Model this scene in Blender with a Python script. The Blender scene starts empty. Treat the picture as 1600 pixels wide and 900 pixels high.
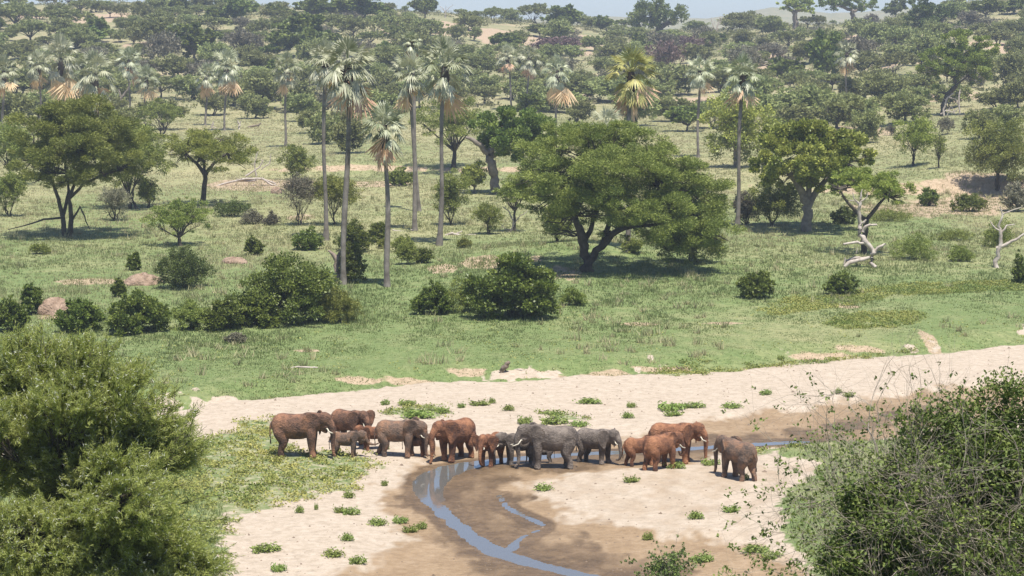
import bpy, bmesh, math, random
import numpy as np
from mathutils import Vector, Matrix
R = math.radians
scene = bpy.context.scene
COL = scene.collection

# ------------------------------------------------------------------ camera, sky, sun, exposure
CAMZ, FOC, PITCH = 24.6, 3608.0, math.atan(410/3608.0)
cam = bpy.data.cameras.new('camera'); camo = bpy.data.objects.new('camera', cam); COL.objects.link(camo)
camo.location = (0, 0, CAMZ); camo.rotation_euler = (math.pi/2-PITCH, 0, 0)
cam.sensor_width = 36; cam.lens = 36*FOC/1600; cam.clip_start = 0.5; cam.clip_end = 12000
scene.camera = camo
SUN_EL, SUN_AZ = 70, 158       # azimuth: degrees clockwise from +Y (the view direction)
w = bpy.data.worlds.new('World'); scene.world = w; w.use_nodes = True
nt = w.node_tree; bgn = nt.nodes['Background']; sky = nt.nodes.new('ShaderNodeTexSky')
sky.sky_type = 'NISHITA'; sky.sun_disc = False; sky.sun_elevation = R(SUN_EL); sky.sun_rotation = R(SUN_AZ)
sky.altitude = 1000; sky.air_density = 0.75; sky.dust_density = 1.0; sky.ozone_density = 3.0
nt.links.new(sky.outputs[0], bgn.inputs[0]); bgn.inputs[1].default_value = 0.115
sl = bpy.data.lights.new('sun', 'SUN'); sl.energy = 5.0; sl.angle = R(0.5); sl.color = (1.0, 0.955, 0.88)
so = bpy.data.objects.new('sun', sl); COL.objects.link(so)
sd_ = Vector((math.sin(R(SUN_AZ))*math.cos(R(SUN_EL)), math.cos(R(SUN_AZ))*math.cos(R(SUN_EL)), math.sin(R(SUN_EL))))
so.rotation_euler = sd_.to_track_quat('Z', 'Y').to_euler()
scene.view_settings.view_transform = 'Standard'; scene.view_settings.look = 'None'
scene.view_settings.gamma = 1; scene.view_settings.use_curve_mapping = False
scene.view_settings.exposure = 0.66
scene.render.engine = 'CYCLES'
scene.cycles.max_bounces = 6; scene.cycles.diffuse_bounces = 3; scene.cycles.glossy_bounces = 2
scene.cycles.transmission_bounces = 3; scene.cycles.transparent_max_bounces = 6; scene.cycles.volume_bounces = 0

# ------------------------------------------------------------------ numeric helpers
def sstep(a, b, x):
    t = np.clip((x-a)/(b-a), 0, 1); return t*t*(3-2*t)
def _h(ix, iy, s):
    v = np.sin(ix*127.1+iy*311.7+s*74.7)*43758.5453
    return v-np.floor(v)
def vnoise(x, y, s=0):
    ix = np.floor(x); iy = np.floor(y); fx = x-ix; fy = y-iy
    fx = fx*fx*(3-2*fx); fy = fy*fy*(3-2*fy)
    return (_h(ix, iy, s)*(1-fx)+_h(ix+1, iy, s)*fx)*(1-fy)+(_h(ix, iy+1, s)*(1-fx)+_h(ix+1, iy+1, s)*fx)*fy
def fbm(x, y, s=0, o=4):
    a = 0; k = .5; t = 0
    for i in range(o): a = a+k*vnoise(x*2**i, y*2**i, s+i*3); t += k; k *= .5
    return a/t-.5
def ray_dir(px, py):
    a = (px-800)/FOC; b = (450-py)/FOC
    cp, sp = math.cos(PITCH), math.sin(PITCH)
    return np.array([a, cp+b*sp, -sp+b*cp])
def G0(px, py, z=0.0):
    d = ray_dir(px, py); t = (z-CAMZ)/d[2]; return d[0]*t, d[1]*t
def poly0(pts): return np.array([G0(*p) for p in pts])
def poly_sd(X, Y, P):
    best = np.full(X.shape, 1e18); ins = np.zeros(X.shape, bool); n = len(P)
    for i in range(n):
        x0, y0 = P[i]; x1, y1 = P[(i+1) % n]
        ex, ey = x1-x0, y1-y0; L = ex*ex+ey*ey+1e-12
        t = np.clip(((X-x0)*ex+(Y-y0)*ey)/L, 0, 1)
        best = np.minimum(best, (X-x0-t*ex)**2+(Y-y0-t*ey)**2)
        c = (y0 > Y) != (y1 > Y)
        xi = x0+(Y-y0)*ex/(ey if abs(ey) > 1e-9 else 1e-9)
        ins ^= c & (X < xi)
    d = np.sqrt(best); return np.where(ins, d, -d)
def line_d(X, Y, pts):          # distance minus half width, scaled: returns (dist, halfwidth at nearest)
    best = np.full(X.shape, 1e18); hw = np.zeros(X.shape)
    for (a, b, wa), (c, d, wb) in zip(pts[:-1], pts[1:]):
        ex, ey = c-a, d-b; L = ex*ex+ey*ey+1e-12
        t = np.clip(((X-a)*ex+(Y-b)*ey)/L, 0, 1)
        dd = (X-a-t*ex)**2+(Y-b-t*ey)**2
        m = dd < best; best = np.where(m, dd, best); hw = np.where(m, wa+(wb-wa)*t, hw)
    return np.sqrt(best), hw

# ------------------------------------------------------------------ layout of the river bed, on the ground plane
FAR_EDGE = [(-600,680),(-100,672),(150,662),(290,645),(330,636),(430,628),(520,618),(600,610),(660,603),(740,600),(800,600),(860,595),(900,589),(960,592),(1030,588),(1100,588),(1160,583),(1240,570),(1320,564),(1440,558),(1600,543),(1800,535),(2300,520)]
FE = poly0(FAR_EDGE)
RIVER = np.vstack([FE, poly0([(2300,700),(1700,710),(1420,695),(1300,699),(1235,704),(1200,708),(1225,722),(1290,733),(1268,750),(1238,772),(1222,805),(1228,850),(1262,885),(1300,930),(1300,1000),(330,1000),(330,900),(350,860),(352,800),(330,760),(310,720),(295,690),(270,675),(100,720),(-600,760)])])
WET = poly0([(648,722),(630,745),(606,770),(612,800),(640,822),(652,845),(640,858),(600,878),(560,905),(520,980),(1330,980),(1275,905),(1215,868),(1150,850),(1050,838),(960,828),(900,812),(850,780),(830,757),(900,742),(990,734),(1090,728),(1105,712),(1180,700),(1290,698),(1400,688),(1480,665),(1700,640),(1700,596),(1480,612),(1380,622),(1300,634),(1200,648),(1130,656),(1080,668),(1010,676),(960,688),(900,694),(800,698),(720,702),(670,712)])
MUD = poly0([(660,728),(640,745),(630,765),(640,800),(670,830),(700,860),(740,900),(780,960),(1150,960),(1120,900),(1000,868),(910,842),(850,815),(830,790),(800,765),(830,745),(900,738),(1000,730),(1100,718),(1200,705),(1300,690),(1420,662),(1520,632),(1520,618),(1400,640),(1280,664),(1180,672),(1080,684),(980,697),(860,703),(760,712)])
PLANTS = [poly0(p) for p in ([(295,700),(345,685),(368,663),(425,657),(450,680),(470,712),(520,706),(566,716),(572,700),(600,726),(575,750),(560,770),(500,778),(478,792),(440,796),(415,812),(375,812),(365,850),(330,870),(250,860),(230,720)],
    [(1120,704),(1190,702),(1230,703),(1262,702),(1270,712),(1240,718),(1190,716),(1130,712)],
    [(1020,592),(1032,578),(1100,576),(1130,582),(1100,592),(1050,596)],
    [(1140,586),(1150,576),(1240,570),(1400,556),(1440,548),(1440,556),(1330,568),(1250,576),(1200,582)],
    [(590,655),(600,643),(640,636),(700,640),(706,650),(690,658),(640,660)], [(834,658),(850,646),(915,654),(922,662),(880,664)],
    [(1180,505),(1230,482),(1330,474),(1400,462),(1600,455),(1600,472),(1400,480),(1300,500),(1220,512)],
    [(1290,524),(1330,508),(1440,505),(1450,518),(1400,530),(1320,532)])]
STREAM = [(*G0(a, b), h*.86) for a, b, h in [(1262,688,.15),(1235,689,.4),(1180,692,.5),(1100,697,.5),(1000,703,.45),(900,707,.5),(850,711,.6),(790,716,.7),(745,722,.85),(708,729,1.0),(680,742,1.2),(668,760,1.0),(678,785,.5),(708,812,.42),(742,840,.5),(775,860,.72),(815,873,.62),(860,884,.5),(930,900,.5),(1010,918,.5),(1100,945,.5)]]
SIDES = [[(*G0(a, b), h) for a, b, h in s] for s in ([(778,770,.0),(784,778,.10),(792,790,.04),(806,797,.17),(822,805,.06),(836,811,.16),(848,817,.03),(840,826,.0),(822,833,.0),(808,842,.12),(798,856,.28)],)]
WATER_Z = -0.10
GUL_X = np.array([-120,-70,-46,-35,-20,0,15,40,50,58,66,76,90,140.])
GUL_S = np.array([0,0,.3,.9,.9,.8,.3,.5,1.1,1.5,2.1,3.2,3.6,3.6])
GUL_Y = np.array([362,362,362,360,362,362,352,322,318,322,322,316,312,300.])
HC_X = np.array([-600,0,200,330,400,600,690,800,900,1000,1100,1130,1240,1300,1345,1400,1470,1520,1600,2200.])
HC_Y = np.array([4,10,6,12,10,18,24,36,43,54,62,61,56,56,54,38,29,14,9,4.])
MOUND = G0(905, 418)
def bank_y(X): return np.interp(X, FE[:, 0], FE[:, 1])
def H(X, Y, masks=None):
    X = np.asarray(X, float); Y = np.asarray(Y, float)
    near = 22.9-0.262*np.clip(Y, 0, 1e9)+0.35*fbm(X/6, Y/6, 3)
    yb = bank_y(X)+1.6*fbm(X/3.2, Y*0+.3, 9)*2
    t = Y-yb
    z = 0.85*sstep(-.8, 5, t)+0.0052*np.clip(t-3, 0, 380)
    z = z+0.25*fbm(X/9, Y/9, 5)*sstep(0, 12, t)
    z = z+1.25*np.exp(-(((X-MOUND[0])/8.5)**2+((Y-MOUND[1]-1)/9)**2))
    gy = np.interp(X, GUL_X, GUL_Y)+fbm(X/7, X*0, 21)*9+fbm(X/2, Y/4, 22)*3
    gs = np.interp(X, GUL_X, GUL_S)*(1+.8*fbm(X/9, X*0+5, 23))
    z = z+gs*sstep(-1.8, 2.2, Y-gy)-0.5*np.clip(gs, 0, 1)*np.exp(-((Y-gy+9)/7)**2)
    # the wooded hill and the far blue ridge
    pxx = 800+FOC*X/np.maximum(Y, 1)*0.9935
    zc = CAMZ+(40-np.interp(pxx, HC_X, HC_Y))/FOC*1000
    zf = 0.85+0.0052*380
    u = np.clip((Y-540)/460, 0, 1)
    hill = (zc-zf)*(0.62*u+0.38*u*u*(3-2*u))+2.6*fbm(X/55, Y/55, 31)*sstep(560, 700, Y)
    hill = hill*np.where(Y > 1000, 1-sstep(1000, 1900, Y), 1)
    z = z+hill*(Y > 540)
    ridge = CAMZ+(40-np.interp(pxx, [-600,200,800,900,1000,1100,1200,1290,1400,1700,2200], [24,22,30,27,30,32,15,22,12,8,6]))/FOC*3300
    z = np.where(Y > 1900, z+(ridge-z)*sstep(2100, 3300, Y)+14*fbm(X/260, Y/500, 41)*sstep(2400, 3300, Y), z)
    z = np.where(Y > 3500, z*(1-sstep(3500, 4600, Y)*.9), z)
    # river bed
    wet = sstep(-1.2, .9, poly_sd(X, Y, WET)+2.0*fbm(X/2.5, Y/5, 11)) if np.any((Y > 85) & (Y < 185)) else 0*X
    bed = 0.26*(1-wet)+0.05*fbm(X/1.6, Y/1.6, 13)+0.10*fbm(X/6, Y/6, 14)
    bed = np.where(wet > .5, np.maximum(bed, -.06), bed)
    d, hw = line_d(X, Y, STREAM); d = d+.34*fbm(X/.6, Y/.9, 15)+.2*fbm(X/.25, Y/.5, 19, 2)
    for s in SIDES:
        d2, h2 = line_d(X, Y, s); d2 = d2+.2*fbm(X/.5, Y/.6, 16)
        m = d2-h2 < d-hw; d = np.where(m, d2, d); hw = np.where(m, h2, hw)
    ch = np.where(d < hw, WATER_Z-.16*(1-d/np.maximum(hw, .01)), WATER_Z+.05*(d-hw))
    bed = np.minimum(bed, np.maximum(ch, -.32))
    rb = sstep(-1.5, 1.5, poly_sd(X, Y, RIVER)+1.6*fbm(X/2, Y/3.5, 17)) if np.any((Y > 85) & (Y < 190)) else 0*X
    z0 = np.where(t > -1, z, 0.45+0.3*fbm(X/4, Y/4, 18))
    z = z0*(1-rb)+bed*rb + np.where(t > -1, 0, 0)
    z = np.where(t > 0, np.maximum(z, z0*(1-rb)+bed*rb), z)
    z = np.where(Y < 96, np.maximum(z, near), z)
    if masks is not None: masks.update(river=rb, wet=wet, chan=d-hw)
    return z
def Hs(x, y): return float(H(np.array([x]), np.array([y]))[0])
_T = np.concatenate([np.arange(20, 90, 2.), np.arange(90, 620, 1.2), np.geomspace(620, 1040, 260)])
def at(px, py):                 # ground point seen at that place of the photograph
    d = ray_dir(px, py)
    X = d[0]*_T; Y = d[1]*_T; Z = CAMZ+d[2]*_T; h = H(X, Y)
    below = np.nonzero((Z < h) & (Y > 86))[0]
    if len(below) == 0: i = np.argmin(np.where(Y > 900, Z-h, 1e9)); return float(X[i]), float(Y[i]), float(h[i])
    i = below[0]
    if i == 0: return float(X[0]), float(Y[0]), float(h[0])
    a = (Z-h)[i-1]; b = (Z-h)[i]; f = a/(a-b)
    x, y = X[i-1]+(X[i]-X[i-1])*f, Y[i-1]+(Y[i]-Y[i-1])*f
    return float(x), float(y), Hs(x, y)
def ppm(y): return FOC/y        # photograph pixels per metre at that distance

# ------------------------------------------------------------------ materials
def mat(name):
    m = bpy.data.materials.new(name); m.use_nodes = True; n = m.node_tree.nodes; l = m.node_tree.links
    return m, n, l, n['Principled BSDF']
def node(n, t, **k):
    x = n.new(t)
    for a, b in k.items(): setattr(x, a, b)
    return x
def noise(n, l, scale, detail=4, coord='Object', rough=.55, dist=0):
    tc = n.get('TC') or n.new('ShaderNodeTexCoord'); tc.name = 'TC'
    x = n.new('ShaderNodeTexNoise'); x.inputs['Scale'].default_value = scale; x.inputs['Detail'].default_value = detail
    x.inputs['Roughness'].default_value = rough; x.inputs['Distortion'].default_value = dist
    l.new(tc.outputs[coord], x.inputs['Vector']); return x.outputs['Fac']
def ramp(n, l, fac, stops):
    r = n.new('ShaderNodeValToRGB'); e = r.color_ramp.elements
    while len(e) < len(stops): e.new(.5)
    for q, (p, c) in zip(e, stops): q.position = p; q.color = (*c, 1) if len(c) == 3 else c
    l.new(fac, r.inputs[0]); return r.outputs[0]
def mix(n, l, fac, a, b, mode='MIX'):
    x = n.new('ShaderNodeMix'); x.data_type = 'RGBA'; x.blend_type = mode
    for s, v in ((x.inputs[0], fac), (x.inputs[6], a), (x.inputs[7], b)):
        if isinstance(v, (int, float)): s.default_value = v
        elif isinstance(v, tuple): s.default_value = (*v, 1)
        else: l.new(v, s)
    return x.outputs[2]
def math_(n, l, op, a, b=0.0, clamp=False):
    x = n.new('ShaderNodeMath'); x.operation = op; x.use_clamp = clamp
    for s, v in ((x.inputs[0], a), (x.inputs[1], b)):
        if isinstance(v, (int, float)): s.default_value = v
        else: l.new(v, s)
    return x.outputs[0]
def attr(n, name): x = n.new('ShaderNodeAttribute'); x.attribute_name = name; return x
def bump(n, l, b, fac, strength, dist):
    x = n.new('ShaderNodeBump'); x.inputs['Strength'].default_value = strength; x.inputs['Distance'].default_value = dist
    l.new(fac, x.inputs['Height']); l.new(x.outputs[0], b.inputs['Normal'])

def foliage_mat(name, dark, light, trans=.28, rough=.6, var=.16):
    m, n, l, b = mat(name)
    t = attr(n, 'tint'); oi = n.new('ShaderNodeObjectInfo')
    c = mix(n, l, t.outputs['Fac'], dark, light)
    hs = n.new('ShaderNodeHueSaturation'); l.new(c, hs.inputs['Color'])
    l.new(math_(n, l, 'ADD', math_(n, l, 'MULTIPLY', oi.outputs['Random'], .03), .476), hs.inputs['Hue'])
    l.new(math_(n, l, 'ADD', math_(n, l, 'MULTIPLY', oi.outputs['Random'], var*2), 1-var), hs.inputs['Value'])
    df = n.new('ShaderNodeBsdfTranslucent'); l.new(hs.outputs[0], df.inputs['Color'])
    l.new(hs.outputs[0], b.inputs['Base Color']); b.inputs['Roughness'].default_value = rough
    b.inputs['Specular IOR Level'].default_value = .35
    ms = n.new('ShaderNodeMixShader'); ms.inputs[0].default_value = trans
    l.new(b.outputs[0], ms.inputs[1]); l.new(df.outputs[0], ms.inputs[2]); l.new(ms.outputs[0], n['Material Output'].inputs[0])
    return m
def solid_mat(name, a, b_, scale=3, rough=.85, bmp=.3, bscale=None, bd=.03):
    m, n, l, b = mat(name)
    c = ramp(n, l, noise(n, l, scale, 6), [(.3, a), (.7, b_)])
    l.new(c, b.inputs['Base Color']); b.inputs['Roughness'].default_value = rough
    b.inputs['Specular IOR Level'].default_value = .25
    if bmp: bump(n, l, b, noise(n, l, bscale or scale*4, 6), bmp, bd)
    return m
M = {}
M['acacia'] = foliage_mat('acacia_leaves', (.115,.155,.028), (.28,.32,.075))
M['acacia_bright'] = foliage_mat('bright_acacia_leaves', (.14,.185,.03), (.32,.36,.07))
M['acacia_hill'] = foliage_mat('hill_acacia_leaves', (.155,.185,.06), (.30,.33,.12), var=.24)
M['shrub_grey'] = foliage_mat('grey_shrub_leaves', (.14,.135,.085), (.25,.235,.155), var=.2)
M['scrub'] = foliage_mat('scrub_leaves', (.13,.15,.055), (.30,.28,.14), var=0)
M['shrub_red'] = foliage_mat('leafless_twig_tips', (.12,.075,.065), (.20,.14,.12), var=.15)
M['leafy'] = foliage_mat('broad_leaves', (.085,.13,.026), (.22,.27,.06), rough=.45)
M['leafy_light'] = foliage_mat('light_broad_leaves', (.17,.23,.04), (.42,.47,.11), rough=.45)
M['bush'] = foliage_mat('bush_leaves', (.075,.115,.02), (.20,.25,.05), rough=.45)
M['bush_light'] = foliage_mat('light_bush_leaves', (.07,.11,.025), (.14,.19,.05), rough=.5)
M['near_tree'] = foliage_mat('near_acacia_leaves', (.22,.28,.05), (.50,.55,.19), trans=.55, var=0)
M['thorn'] = solid_mat('white_thorns', (.42,.44,.36), (.6,.6,.52), 5, .6, 0)
M['near_bush'] = foliage_mat('thorn_bush_leaves', (.055,.10,.018), (.20,.26,.06), trans=.25, var=0)
M['frond'] = foliage_mat('palm_fronds', (.13,.165,.075), (.56,.57,.40), trans=.15, rough=.4, var=.1)
M['frond_yellow'] = foliage_mat('yellowed_palm_fronds', (.13,.16,.04), (.52,.48,.18), trans=.15, rough=.4, var=.1)
M['dead_frond'] = foliage_mat('dead_palm_fronds', (.42,.23,.10), (.74,.54,.33), trans=.1, rough=.7, var=.1)
M['grass'] = foliage_mat('grass_blades', (.11,.165,.045), (.42,.385,.21), trans=.25, var=0)
M['cover'] = foliage_mat('ground_cover_leaves', (.12,.18,.035), (.38,.36,.10), trans=.2, var=.1)
M['clump'] = foliage_mat('sand_plant_leaves', (.12,.19,.035), (.28,.34,.09), trans=.2, var=.12)
M['bark'] = solid_mat('dark_bark', (.035,.028,.02), (.10,.085,.065), 2)
M['bark_grey'] = solid_mat('grey_bark', (.12,.10,.08), (.26,.22,.18), 2)
M['palm_trunk'] = solid_mat('palm_trunk', (.10,.085,.07), (.25,.22,.19), 1.2, .8, .5, 6)
M['palm_dark'] = solid_mat('palm_boot', (.035,.026,.02), (.09,.065,.05), 3)
M['deadwood'] = solid_mat('bleached_wood', (.28,.23,.19), (.52,.46,.40), 2.5, .8, .4)
M['deadwood_dark'] = solid_mat('weathered_wood', (.11,.085,.065), (.28,.22,.17), 2.5, .8, .4)
M['twig'] = solid_mat('thorn_twigs', (.16,.13,.10), (.38,.33,.27), 4, .7, 0)
M['mound'] = solid_mat('mound_earth', (.20,.135,.095), (.40,.29,.21), 2.2, .95, 1.0, 5, .25)
M['pebble'] = solid_mat('pebbles_and_dung', (.07,.05,.035), (.24,.18,.13), .8, .9, 0)
M['tusk'] = solid_mat('ivory', (.46,.42,.33), (.60,.55,.45), 4, .4, 0)
M['eye'] = solid_mat('eye', (.01,.008,.006), (.02,.015,.01), 4, .2, 0)
M['tuft'] = solid_mat('tail_hair', (.015,.012,.01), (.03,.025,.02), 8, .8, 0)
def skin_mat(name, a, b_, c_):
    m, n, l, b = mat(name)
    big = noise(n, l, 1.4, 5, rough=.6); fine = noise(n, l, 9, 6, rough=.7)
    c = ramp(n, l, math_(n, l, 'ADD', math_(n, l, 'MULTIPLY', big, .7), math_(n, l, 'MULTIPLY', fine, .3)), [(.40, a), (.5, b_), (.60, c_)])
    l.new(c, b.inputs['Base Color']); b.inputs['Roughness'].default_value = .78; b.inputs['Specular IOR Level'].default_value = .3
    tc = n['TC']; mp = n.new('ShaderNodeMapping'); mp.inputs['Scale'].default_value = (1, 1, 2.4); l.new(tc.outputs['Object'], mp.inputs[0])
    vo = n.new('ShaderNodeTexVoronoi'); vo.feature = 'DISTANCE_TO_EDGE'; vo.inputs['Scale'].default_value = 5; l.new(mp.outputs[0], vo.inputs['Vector'])
    h = math_(n, l, 'ADD', math_(n, l, 'MULTIPLY', vo.outputs['Distance'], .8), fine)
    bump(n, l, b, h, .8, .10); return m
M['skin_red'] = skin_mat('red_mud_skin', (.085,.042,.028), (.20,.088,.046), (.34,.16,.082))
M['skin_brown'] = skin_mat('brown_skin', (.06,.036,.026), (.14,.075,.048), (.28,.14,.08))
M['skin_grey'] = skin_mat('grey_skin', (.075,.06,.05), (.145,.118,.098), (.23,.19,.158))
M['skin_duo'] = skin_mat('grey_and_red_skin', (.075,.056,.046), (.16,.105,.075), (.27,.15,.09))

# ground
def ground_material():
    m, n, l, b = mat('ground_surface')
    A = attr(n, 'm_a'); B = attr(n, 'm_b')
    sa = n.new('ShaderNodeSeparateColor'); l.new(A.outputs['Color'], sa.inputs[0]); sb = n.new('ShaderNodeSeparateColor'); l.new(B.outputs['Color'], sb.inputs[0])
    sandm, wetm, soilm = sa.outputs[0], sa.outputs[1], sa.outputs[2]
    drym, mudm, hillm = sb.outputs[0], sb.outputs[1], sb.outputs[2]
    nf = noise(n, l, 2.2, 8, rough=.68); nm = noise(n, l, .35, 6, rough=.6); nl = noise(n, l, .05, 5); nt_ = noise(n, l, 9, 4, rough=.7)
    mixn = math_(n, l, 'ADD', math_(n, l, 'MULTIPLY', nm, .5), math_(n, l, 'MULTIPLY', nf, .5))
    green = ramp(n, l, nf, [(.3, (.095,.135,.042)), (.5, (.14,.185,.062)), (.7, (.21,.24,.095))])
    dry = ramp(n, l, nf, [(.3, (.21,.20,.095)), (.55, (.34,.305,.16)), (.75, (.44,.38,.215))])
    dm = math_(n, l, 'ADD', drym, math_(n, l, 'MULTIPLY', math_(n, l, 'SUBTRACT', nm, .5), 1.5), True)
    grass = mix(n, l, dm, green, dry)
    sand = ramp(n, l, nf, [(.28, (.31,.25,.185)), (.5, (.415,.34,.26)), (.72, (.49,.41,.325))])
    sand = mix(n, l, math_(n, l, 'MULTIPLY', math_(n, l, 'SUBTRACT', nt_, .56), 4, True), sand, (.24,.185,.135))
    wet = ramp(n, l, mixn, [(.34, (.185,.122,.07)), (.5, (.265,.185,.11)), (.66, (.35,.255,.165))])
    mud = ramp(n, l, mixn, [(.34, (.07,.046,.024)), (.5, (.13,.085,.046)), (.66, (.215,.145,.082))])
    soil = ramp(n, l, nf, [(.3, (.27,.19,.125)), (.5, (.40,.29,.20)), (.72, (.50,.385,.275))])
    hillc = ramp(n, l, nl, [(.34, (.16,.18,.075)), (.48, (.23,.23,.11)), (.60, (.33,.285,.155)), (.70, (.42,.33,.21))])
    hillc = mix(n, l, .5, hillc, ramp(n, l, nm, [(.35, (.12,.14,.06)), (.65, (.38,.31,.19))]))
    c = mix(n, l, hillm, grass, hillc)
    jag = math_(n, l, 'MULTIPLY', math_(n, l, 'SUBTRACT', nf, .5), 1.6)
    def edge(msk, gain=4.0):
        return math_(n, l, 'ADD', math_(n, l, 'MULTIPLY', math_(n, l, 'SUBTRACT', math_(n, l, 'ADD', msk, math_(n, l, 'MULTIPLY', jag, math_(n, l, 'MULTIPLY', msk, math_(n, l, 'SUBTRACT', 1.25, msk)))), .5), gain), .5, True)
    c = mix(n, l, math_(n, l, 'MULTIPLY', edge(soilm, 2.2), .85), c, soil)
    ws = mix(n, l, edge(wetm, 1.7), sand, wet); ws = mix(n, l, edge(mudm, 2.0), ws, mud)
    c = mix(n, l, edge(sandm, 5), c, ws)
    l.new(c, b.inputs['Base Color'])
    rg = math_(n, l, 'SUBTRACT', .92, math_(n, l, 'MULTIPLY', mudm, .42)); l.new(rg, b.inputs['Roughness'])
    b.inputs['Specular IOR Level'].default_value = .3
    wv = n.new('ShaderNodeTexNoise'); wv.inputs['Scale'].default_value = 1.3; wv.inputs['Detail'].default_value = 7
    l.new(n['TC'].outputs['Object'], wv.inputs['Vector'])
    vo = n.new('ShaderNodeTexVoronoi'); vo.inputs['Scale'].default_value = 1.6; vo.inputs['Randomness'].default_value = 1; l.new(n['TC'].outputs['Object'], vo.inputs['Vector'])
    dent = math_(n, l, 'MULTIPLY', math_(n, l, 'MULTIPLY', vo.outputs['Distance'], 3.2, True), sandm)
    nf = math_(n, l, 'ADD', nf, math_(n, l, 'MULTIPLY', dent, .8))
    bump(n, l, b, math_(n, l, 'ADD', nf, math_(n, l, 'ADD', math_(n, l, 'MULTIPLY', nt_, .5), wv.outputs['Fac'])), .7, .13)
    return m
M['ground'] = ground_material()

# ------------------------------------------------------------------ object helpers
def new_mesh(name, V, F, mats, tint=None, smooth=False, midx=None):
    """V: (n,3); F: (m,k) array or a list of such arrays"""
    me = bpy.data.meshes.new(name)
    V = np.asarray(V, np.float32)
    if isinstance(F, list) and not isinstance(F[0], np.ndarray):
        F = [np.array([q for q in F if len(q) == k]) for k in sorted({len(q) for q in F})]
    Fs = F if isinstance(F, list) else [F]
    Fs = [np.asarray(f, np.int32) for f in Fs if len(f)]
    loops = np.concatenate([f.ravel() for f in Fs]); tot = np.concatenate([np.full(len(f), f.shape[1], np.int32) for f in Fs])
    st = np.concatenate([[0], np.cumsum(tot)[:-1]]).astype(np.int32)
    me.vertices.add(len(V)); me.vertices.foreach_set('co', V.ravel())
    me.loops.add(len(loops)); me.loops.foreach_set('vertex_index', loops)
    me.polygons.add(len(tot)); me.polygons.foreach_set('loop_start', st); me.polygons.foreach_set('loop_total', tot)
    if midx is not None: me.polygons.foreach_set('material_index', np.asarray(midx, np.int32))
    for m in (mats if isinstance(mats, (list, tuple)) else [mats]): me.materials.append(m)
    if tint is not None:
        a = me.attributes.new('tint', 'FLOAT', 'FACE'); a.data.foreach_set('value', np.asarray(tint, np.float32))
    if smooth: me.polygons.foreach_set('use_smooth', np.ones(len(tot), bool))
    me.update(calc_edges=True); return me
def link(name, me, parent=None, loc=(0,0,0)):
    o = bpy.data.objects.new(name, me); COL.objects.link(o); o.location = loc
    if parent: o.parent = parent
    return o
def setp(o, label=None, cat=None, group=None, kind=None):
    for k, v in (('label', label), ('category', cat), ('group', group), ('kind', kind)):
        if v: o[k] = v
    return o
def thing(name, label, cat, loc, rz=0, sc=(1,1,1), group=None):
    o = bpy.data.objects.new(name, None); COL.objects.link(o); o.empty_display_size = .2
    o.location = loc; o.rotation_euler = (0, 0, rz); o.scale = sc if hasattr(sc, '__len__') else (sc, sc, sc)
    return setp(o, label, cat, group)

class Tubes:
    def __init__(s): s.V = []; s.F = []; s.n = 0
    def tube(s, pts, rad, k=6, cap=True):
        P = np.array(pts, float); n = len(P); rad = np.broadcast_to(np.array(rad, float), (n,))
        T = np.gradient(P, axis=0) if n > 2 else np.repeat([P[1]-P[0]], 2, 0)
        T /= np.linalg.norm(T, axis=1)[:, None]+1e-9
        ref = np.array([0,0,1.]) if abs(T[0][2]) < .9 else np.array([1.,0,0])
        A = np.cross(T, ref); nn = np.linalg.norm(A, axis=1)[:, None]; A = np.where(nn > .05, A/np.maximum(nn, 1e-6), np.array([[1.,0,0]]))
        B = np.cross(T, A); B /= np.linalg.norm(B, axis=1)[:, None]+1e-9
        th = np.arange(k)/k*2*math.pi
        V = P[:, None]+rad[:, None, None]*(np.cos(th)[None, :, None]*A[:, None]+np.sin(th)[None, :, None]*B[:, None])
        i = np.arange(n-1)[:, None]*k; j = np.arange(k)[None]; j2 = (j+1) % k
        F = np.stack([i+j, i+j2, i+k+j2, i+k+j], -1).reshape(-1, 4)
        V = V.reshape(-1, 3)
        s.V.append(V); s.F.append(F+s.n); s.n += len(V)
    def mesh(s, name, m, smooth=True): return new_mesh(name, np.vstack(s.V), np.vstack(s.F), m, smooth=smooth)

def bent(rng, a, b, n=4, wob=.08, sag=0.0):
    a = np.array(a, float); b = np.array(b, float); L = np.linalg.norm(b-a); t = np.linspace(0, 1, n)[:, None]
    P = a+(b-a)*t; P += rng.normal(0, wob*L/2, (n, 3))*np.sin(t*math.pi); P[:, 2] += sag*L*np.sin(t[:, 0]*math.pi); return P

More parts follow.
